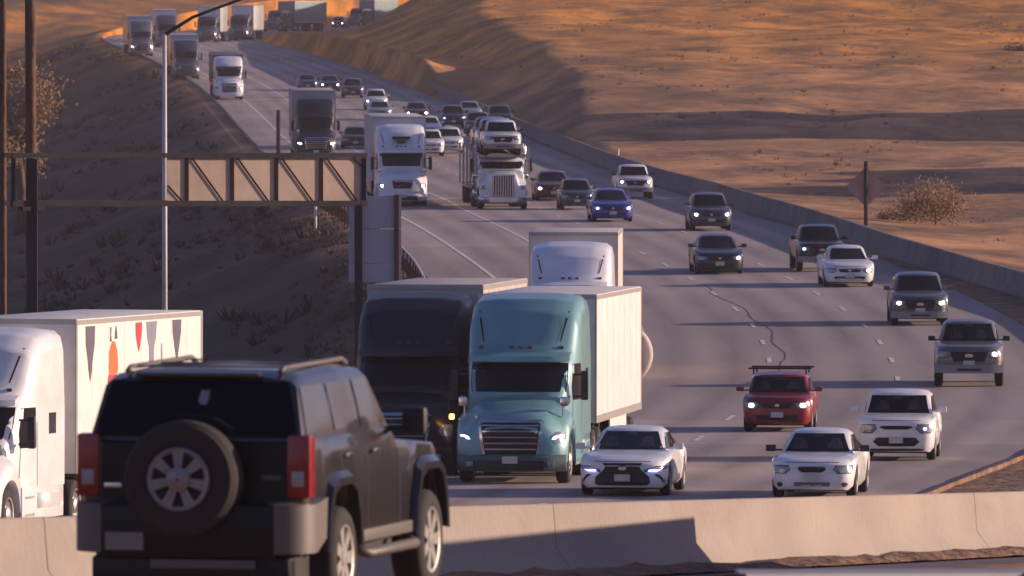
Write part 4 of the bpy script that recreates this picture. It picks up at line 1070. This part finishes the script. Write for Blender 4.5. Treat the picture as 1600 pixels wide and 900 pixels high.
        for i in range(7):
            a = i/6; ang = a*R(90)
            ox = sg*(.70 + .27*math.sin(ang)); oy = -.20 + .30*(1 - math.cos(ang))
            if i == 6: pass
            secs.append([Vector((ox, oy, .50)), Vector((ox, oy, .88)), Vector((ox*.86, oy + .14, .91)), Vector((ox*.86, oy + .14, .48))])
        secs.append([Vector((sg*.975, .38, .60)), Vector((sg*.975, .42, .92)), Vector((sg*.86, .42, .92)), Vector((sg*.86, .42, .56))])
        loft(b, secs); bmesh.ops.recalc_face_normals(b, faces=b.faces[:]); obj('corner_bumper', b, CL, t)
        # wheel arch flares
        for ax in (ra, fa):
            b = bmesh.new(); secs = []
            for k in range(9):
                an = math.pi * k / 8
                yy = ax - .56*math.cos(an); zz = .50 + .57*min(1, 1.25*math.sin(an))
                yi = ax - .48*math.cos(an); zi = .50 + .49*min(1, 1.25*math.sin(an))
                secs.append([Vector((sg*.90, yi, zi)), Vector((sg*.985, yi, zi)), Vector((sg*.985, yy, zz - .02)), Vector((sg*.93, yy, zz + .03))])
            loft(b, secs); bmesh.ops.recalc_face_normals(b, faces=b.faces[:]); obj('wheel_arch', b, BS, t)
            b = bmesh.new(); box(b, sg*.55, sg*.80, ax - .47, ax + .47, .5, .9); obj('wheel_well', b, CHASSIS, t, smooth=False)
        # running board tube and sill
        b = bmesh.new(); tube(b, [(sg*.88, 1.52, .46), (sg*1.0, 1.62, .42), (sg*1.0, 3.12, .42), (sg*.88, 3.24, .46)], .045, 10); obj('side_step', b, CL, t)
        b = bmesh.new(); box(b, sg*.86, sg*.95, 1.50, 3.26, .50, .60, .015); obj('sill', b, CL, t)
        # roof rack
        b = bmesh.new(); tube(b, [(sg*.62, .30, 1.90), (sg*.62, .40, 1.93), (sg*.62, 2.2, 1.94), (sg*.62, 2.35, 1.90)], .022, 8); obj('rack_rail', b, CL, t)
        # mirror
        b = bmesh.new(); box(b, sg*1.0, sg*1.20, 2.66, 2.78, 1.32, 1.54, .04); box(b, sg*.84, sg*1.04, 2.72, 2.76, 1.34, 1.38); obj('mirror', b, BLACKP, t)
    for yy in (.55, 1.25, 1.95):
        b = bmesh.new(); box(b, -.60, .60, yy - .025, yy + .025, 1.925, 1.94, .008); obj('rack_bar', b, mat('rack_dark', (.10, .09, .10), .5), t)
    # rear bumper centre with step
    b = bmesh.new(); box(b, -.70, .70, -.20, .04, .46, .88, .03); bu = obj('bumper', b, BP, t)
    b = bmesh.new(); box(b, -.30, .55, -.212, -.19, .38, .45, .01); obj('tow_panel', b, mat('tow_grey', (.10, .10, .10), .6), bu)
    b = bmesh.new(); box(b, -.66, -.35, -.225, -.195, .52, .66, .006); obj('number_plate', b, mat('plate_grey', (.20, .20, .20), .5), t, smooth=False)
    b = bmesh.new(); box(b, -.72, -.58, -.028, -.012, 1.0, 1.035, .003); obj('badge', b, CHROME, t)
    b = bmesh.new(); box(b, -.80, .80, -.12, .10, .22, .47, .03); obj('rear_valance', b, BP, t)
    # spare wheel in an open cover
    C = Vector((-.02, -.24, 1.085))
    M = Matrix.Translation(C) @ Matrix.Rotation(R(-90), 4, 'Z')
    b = bmesh.new(); lathe(b, [(-.14, .20), (-.15, .38), (-.12, .455), (.09, .455), (.14, .42), (.15, .34), (.12, .245), (.10, .02)], 40, M)
    bmesh.ops.recalc_face_normals(b, faces=b.faces[:]); sp = obj('spare_wheel', b, mat('spare_tyre', (.022, .018, .018), .8), t)
    b = bmesh.new(); lathe(b, [(.10, .25), (.155, .25), (.165, .238), (.155, .215), (.12, .21)], 40, M)
    for k in range(7):
        for dlt in (-.11, .11):
            a = k*2*math.pi/7 + math.pi/2 + dlt
            c, s_ = math.cos(a), math.sin(a)
            q = []
            for rr, ww in ((.07, .018), (.23, .021)):
                for sg in (-1, 1): q.append((rr*c - sg*ww*s_, rr*s_ + sg*ww*c))
            for dd in (.15,):
                hi = [b.verts.new(M @ Vector((.158, y_2, z_2))) for y_2, z_2 in q]; lo = [b.verts.new(M @ Vector((.11, y_2, z_2))) for y_2, z_2 in q]
                b.faces.new((hi[0], hi[1], hi[3], hi[2])); b.faces.new((lo[0], hi[0], hi[2], lo[2])); b.faces.new((lo[1], hi[1], hi[3], lo[3]))
    bmesh.ops.recalc_face_normals(b, faces=b.faces[:])
    obj('rim', b, mat('spare_rim', (.24, .235, .25), .4, .4), sp)
    b = bmesh.new(); lathe(b, [(.11, .10), (.165, .095), (.175, .07), (.18, .01)], 24, M); bmesh.ops.recalc_face_normals(b, faces=b.faces[:]); obj('hub_cap', b, mat('spare_rim', (.24, .235, .25), .4, .4), sp)
    b = bmesh.new(); box(b, -.2, .16, -.10, .03, .95, 1.2); obj('carrier_bracket', b, CHASSIS, sp, smooth=False)
    # wheels
    ws = wheel_meshes(.41, .28, 'offroad_wheel', 7)
    for sx in (1, -1):
        for yy in (ra, fa):
            o = link_mesh('wheel', ws[0], t, (sx*.84, yy, .41)); link_mesh('rim', ws[1], o)
    b = bmesh.new(); box(b, -.75, .75, .1, 4.3, .36, .52); tube(b, [(-.8, ra, .41), (.8, ra, .41)], .07, 8); obj('underbody', b, CHASSIS, t, smooth=False)
    b = bmesh.new(); box(b, .78, .80, -.1, .5, .22, .46); obj('mud_flap', b, BLACKP, t, smooth=False)
    return t
offroader()

# ---------------------------------------------------------------- sign gantry
GY_ = 291.0
GT = math.tan(R(32))
def gp(x, y, dy=0):
    a = (x - 800) / F; Y = (GY_ - GT * (P(560, y, GY_).x)) / (1 - GT * a)
    return P(x, y, Y) + Vector((-math.sin(R(32)) * dy, math.cos(R(32)) * dy, 0))
base = gp(560, 462)
g = thing('sign_gantry', 'dark steel truss sign gantry seen from behind with tan panel backs', 'sign gantry', (base.x, GY_, ground(base.x, GY_)))
o0 = g.location.copy()
def gb(name, segs, w_, h_, m_=M_RUST):
    b = bmesh.new()
    for a_, c_ in segs: beam(b, Vector(a_) - o0, Vector(c_) - o0, w_, h_)
    bmesh.ops.recalc_face_normals(b, faces=b.faces[:])
    return obj(name, b, m_, g, smooth=False)
xl, xr_ = 18, 572
gb('top_chord', [(gp(xl, 243), gp(xr_, 243)), (gp(xl, 243, .5), gp(xr_, 243, .5))], .13, .13)
gb('bottom_chord', [(gp(xl, 318), gp(xr_, 318)), (gp(xl, 318, .5), gp(xr_, 318, .5))], .16, .16)
gb('end_frame', [(gp(xr_ - 3, 246), gp(xr_ - 3, 315)), (gp(xl + 3, 246), gp(xl + 3, 315)), (gp(xr_ - 3, 246, .5), gp(xr_ - 3, 315, .5))], .12, .12)
for xx in (292, 363, 432, 502): gb('truss_post', [(gp(xx, 246), gp(xx, 315))], .11, .04, M_BRACE)
for xx in (300, 371, 440, 510): gb('truss_brace', [(gp(xx, 247), gp(xx + 48, 314))], .055, .03, M_BRACE)
gb('truss_brace', [(gp(262, 290), gp(284, 314))], .055, .03, M_BRACE); gb('truss_brace', [(gp(552, 247), gp(568, 262))], .055, .03, M_BRACE)
b = bmesh.new(); M_PAN = ramp_mat('sign_back_tan', [(.3, (.36, .27, .215)), (.7, (.50, .38, .31))], .7, 5, rough=.5, bump=.05)
for xa, xb in ((262, 362), (364.5, 432), (434.5, 501), (503.5, 568)):
    bb = bmesh.new(); q8 = [gp(x_, y_2, d_) - o0 for d_ in (.035, .07) for x_, y_2 in ((xa, 247), (xb, 247), (xb, 315), (xa, 315))]
    loft(bb, [q8[:4], q8[4:]]); bmesh.ops.recalc_face_normals(bb, faces=bb.faces[:]); obj('sign_panel', bb, M_PAN, g, smooth=False)
b.free()
gb('post', [(gp(560, 320), Vector((gp(560, 320).x, gp(560, 320).y, o0.z - .4)))], .22, .22)
gl = gp(50, 248); gb('post', [(gl, Vector((gl.x, gl.y, ground(gl.x, gl.y) - .5)))], .30, .30)
gb('gusset', [(gp(32, 326), gp(66, 326))], .12, .3)

# wooden utility poles
def pole(x, Y, ytop, r, label, wob=0):
    q = P(x, ytop, Y); zb_ = ground(q.x, Y) - .5
    b = bmesh.new(); n = 8
    tube(b, [(wob*i/n, 0, (q.z - zb_)*i/n) for i in range(n + 1)], r*1.12, 14, r)
    o = obj('utility_pole', b, M_WOOD); o.location = (q.x, Y, zb_)
    return tag(o, label, 'utility pole', 'wooden utility poles at the left edge')
pole(50, 306, -60, .16, 'wooden utility pole rising past the left end of the sign gantry', -.06)
pole(4, 300, -60, .10, 'thin brown utility pole cut by the left edge of the picture')
# lamp post with a long arm
q = P(257, 52, 334); zb_ = ground(q.x, 334) - .3
lp = thing('street_lamp', 'thin pale steel lamp post with a long arm reaching up to the right', 'street lamp', (q.x, 334, zb_))
b = bmesh.new(); tube(b, [(0, 0, 0), (0, 0, (q.z - zb_)/2), (0, 0, q.z - zb_)], .095, 14, .07); obj('pole', b, mat('pole_pale', (.62, .58, .58), .5), lp)
q2 = P(384, -4, 334); b = bmesh.new()
tube(b, [(0, 0, q.z - zb_ - .05), ((q2.x - q.x)*.35, 0, (q.z - zb_) + (q2.z - q.z)*.45), (q2.x - q.x, 0, q2.z - zb_)], .06, 10, .045); obj('arm', b, M_RUST, lp)
b = bmesh.new(); box(b, q2.x - q.x - .1, q2.x - q.x + .65, -.14, .14, q2.z - zb_ - .06, q2.z - zb_ + .08, .04); obj('lamp_head', b, STEEL, lp)
b = bmesh.new(); box(b, -.16, .16, -.16, .16, 0, .3, .02); obj('base', b, M_CONC2, lp)

# back of a tall sign panel on two posts
SY = 352.0; a_ = P(586, 442, SY); zb_ = ground(a_.x, SY)
sp = thing('road_sign', 'back of a tall lavender-grey sign panel on two posts below the gantry', 'sign', (a_.x, SY, zb_))
def sx(x): return P(x, 400, SY).x - a_.x
def sz(y): return P(586, y, SY).z - zb_
M_LAV = ramp_mat('sign_back_grey', [(.3, (.40, .37, .44)), (.7, (.48, .45, .52))], .6, 4, rough=.45, bump=.03)
for y0_, y1_ in ((306, 357), (358, 411), (412, 441)):
    b = bmesh.new(); box(b, sx(545), sx(627), 0, .05, sz(y1_), sz(y0_)); obj('sign_panel', b, M_LAV, sp, smooth=False)
for xx in (561, 619):
    b = bmesh.new(); box(b, sx(xx) - .07, sx(xx) + .09, -.16, -.01, -.4, sz(304)); obj('post', b, M_WOOD, sp, smooth=False)

# thin posts and markers
def post(x, y0_, y1_, Y, r, m_, name, label, cat, grp=None):
    p0, p1 = P(x, y0_, Y), P(x, y1_, Y); b = bmesh.new(); tube(b, [(0, 0, 0), (0, 0, p0.z - p1.z)], r, 8)
    o = obj(name, b, m_); o.location = p1; return tag(o, label, cat, grp)
post(435, 172, 258, 600, .12, M_RUST, 'sign_post', 'dark thick post standing left of the dark-faced semi truck', 'post')
post(493, 318, 372, 452, .06, mat('marker_white', (.7, .68, .68), .6), 'marker_post', 'thin white marker post under the gantry left of the guardrail', 'post')
q = P(1353, 392, 430)
t = thing('road_sign', 'tall dark post with a faint diamond sign beyond the shaded barrier on the right', 'sign', q)
b = bmesh.new(); tube(b, [(0, 0, -.6), (0, 0, P(1353, 252, 430).z - q.z)], .085, 8); obj('post', b, M_RUST, t)
b = bmesh.new(); c_ = P(1353, 292, 430); cz = c_.z - q.z
vs = [b.verts.new((dx_, yy_, cz + dz_)) for yy_ in (.10, .12) for dx_, dz_ in ((-.85, 0), (0, -.85), (.85, 0), (0, .85))]
b.faces.new(vs[:4]); b.faces.new(vs[4:][::-1])
for i in range(4): b.faces.new((vs[i], vs[(i+1) % 4], vs[4 + (i+1) % 4], vs[4 + i]))
obj('sign_plate', b, mat('plate_dull', (.40, .27, .23), .8), t, smooth=False)
dl = [(966, 232, 246, 585), (905, 228, 238, 640), (1005, 258, 270, 530), (688, 150, 161, 860), (612, 138, 148, 900)]
for (x, a2, b2_, Y), lab in zip(dl, ('white delineator post right of centre below the dark hollow', 'small white delineator post left of its taller neighbour on the bend', 'small white delineator post above the white pickup', 'tiny pale delineator post at the foot of the shaded spur', 'tiny pale delineator post where the orange bank ends')):
    post(x, a2, b2_ + 4, Y, .05, mat('marker_white', (.7, .68, .68), .6), 'delineator_post', lab, 'post', 'delineator posts along the right side of the freeway')

# ---------------------------------------------------------------- plants
def tree(x, Y, ytop, wid, label, name='tree', seed=1, n=900, leaf=.14, m_=None, base_z=None, trunk_h=.3):
    rnd = random.Random(seed); q = P(x, ytop, Y); zb_ = ground(q.x, Y) if base_z is None else base_z; H = q.z - zb_
    t = thing(name, label, 'tree' if H > 5 else 'shrub', (q.x, Y, zb_ - .1))
    b = bmesh.new(); tips = []
    tube(b, [(0, 0, 0), (.05*H*.3, 0, H*.25), (-.02*H, .02, H*.6)], .035*H, 8, .015*H)
    for k in range(11):
        an = rnd.uniform(0, 6.28); z0_ = H*rnd.uniform(.12, .5); z1_ = H*rnd.uniform(.45, .92); rr = wid/2*rnd.uniform(.4, .9)*(1 - .5*max(0, z1_/H - .6)/.4)
        e = Vector((math.cos(an)*rr, math.sin(an)*rr, z1_)); s = Vector((0, 0, z0_)); m = (s + e)/2 + Vector((0, 0, -.05*H))
        tube(b, [s, m, e], .014*H, 6, .005*H); tips += [e, m.lerp(e, .6)]
    obj('trunk', b, M_WOOD, t)
    tips.append(Vector((0, 0, H*.92)))
    cl = [(p, wid*rnd.uniform(.12, .22)) for p in tips]
    b = bmesh.new()
    for i in range(n):
        c, rr = rnd.choice(cl); v = Vector((rnd.gauss(0, 1), rnd.gauss(0, 1), rnd.gauss(0, .8))) * rr * .55; p = c + v
        if p.z < .05*H: continue
        a = Vector((rnd.uniform(-1, 1), rnd.uniform(-1, 1), rnd.uniform(-1, 1))).normalized(); c2 = a.orthogonal().normalized(); s = leaf*rnd.uniform(.6, 1.4)
        vs = [b.verts.new(p + a*s), b.verts.new(p + c2*s*.5), b.verts.new(p - a*s), b.verts.new(p - c2*s*.5)]; b.faces.new(vs)
    obj('crown', b, m_ or M_LEAF, t, smooth=False)
    return t
tree(1462, 465, 296, 4.2, 'large dry leafless-looking shrub beyond the barrier at the right', 'shrub', 3, 6500, .055)
tree(1395, 470, 330, 1.7, 'smaller dry shrub left of the large shrub beyond the barrier', 'shrub', 5, 2200, .05)
tree(30, 640, 88, 5.2, 'tall dry tree with orange-brown leaves behind the utility poles', 'tree', 11, 9000, .11)
tree(1592, 880, 74, 2.6, 'small dark bush alone high on the hillside at the right edge', 'shrub', 17, 500, .14, M_SCRUB)

def scrub(name, N, fpick, seed, m_, smin, smax):
    rnd = random.Random(seed); b = bmesh.new()
    for i in range(N):
        X, Y = fpick(rnd); z = ground(X, Y); s = rnd.uniform(smin, smax) * (.6 + rnd.random())
        for k in range(16):
            an = rnd.uniform(0, 6.28); tl_ = rnd.uniform(.3, 1.0)
            p = Vector((X + math.cos(an)*s*.6*rnd.random(), Y + math.sin(an)*s*.6*rnd.random(), z - .05))
            d = Vector((math.cos(an)*.6, math.sin(an)*.6, tl_)) * s; w__ = Vector((-math.sin(an), math.cos(an), .2))*s*.10
            b.faces.new((b.verts.new(p - w__), b.verts.new(p + w__), b.verts.new(p + d + w__*.3), b.verts.new(p + d - w__*.6)))
    return tag(obj(name, b, m_, smooth=False), kind='stuff')
def cl_pick(umin, umax, y0_, y1_, th=.05):
    def f(rnd):
        for _ in range(30):
            Y = rnd.uniform(y0_, y1_); X = cx(min(Y, 1700)) + rnd.uniform(umin, umax)
            if noise.noise(Vector((X*.09, Y*.02, 9))) > th: break
        return X, Y
    return f
tag(scrub('dry_scrub', 1300, cl_pick(16, 75, 430, 1250, .0), 1, M_LEAF, .10, .24), 'patchy low dry scrub over the right hillside', 'scrub')
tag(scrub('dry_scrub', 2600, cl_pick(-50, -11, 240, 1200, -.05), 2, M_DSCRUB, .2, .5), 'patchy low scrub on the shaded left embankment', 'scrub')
tag(scrub('roadside_grass', 700, cl_pick(-14, -9.8, 300, 520, -.2), 3, M_SCRUB, .10, .24), 'dry roadside grass tufts along the left shoulder', 'grass')
def gut(rnd):
    Y = rnd.uniform(118, 165); p = nb(Y, rnd.uniform(.3, 1.1)); return p.x, p.y
tag(scrub('gutter_weeds', 260, gut, 4, M_LEAF, .04, .10), 'dry weeds in the dirt at the foot of the near barrier', 'weeds')

# ---------------------------------------------------------------- haze
b = bmesh.new(); box(b, -420, 420, -30, 2600, -60, 120)
hz = obj('haze', b, None, smooth=False)
m = bpy.data.materials.new('haze'); m.use_nodes = True; n = m.node_tree.nodes; n.remove(n['Principled BSDF'])
pv = n.new('ShaderNodeVolumePrincipled'); pv.inputs['Color'].default_value = (.86, .78, .88, 1); pv.inputs['Density'].default_value = .00010
m.node_tree.links.new(pv.outputs[0], n['Material Output'].inputs['Volume']); hz.data.materials.append(m)
tag(hz, kind='stuff')
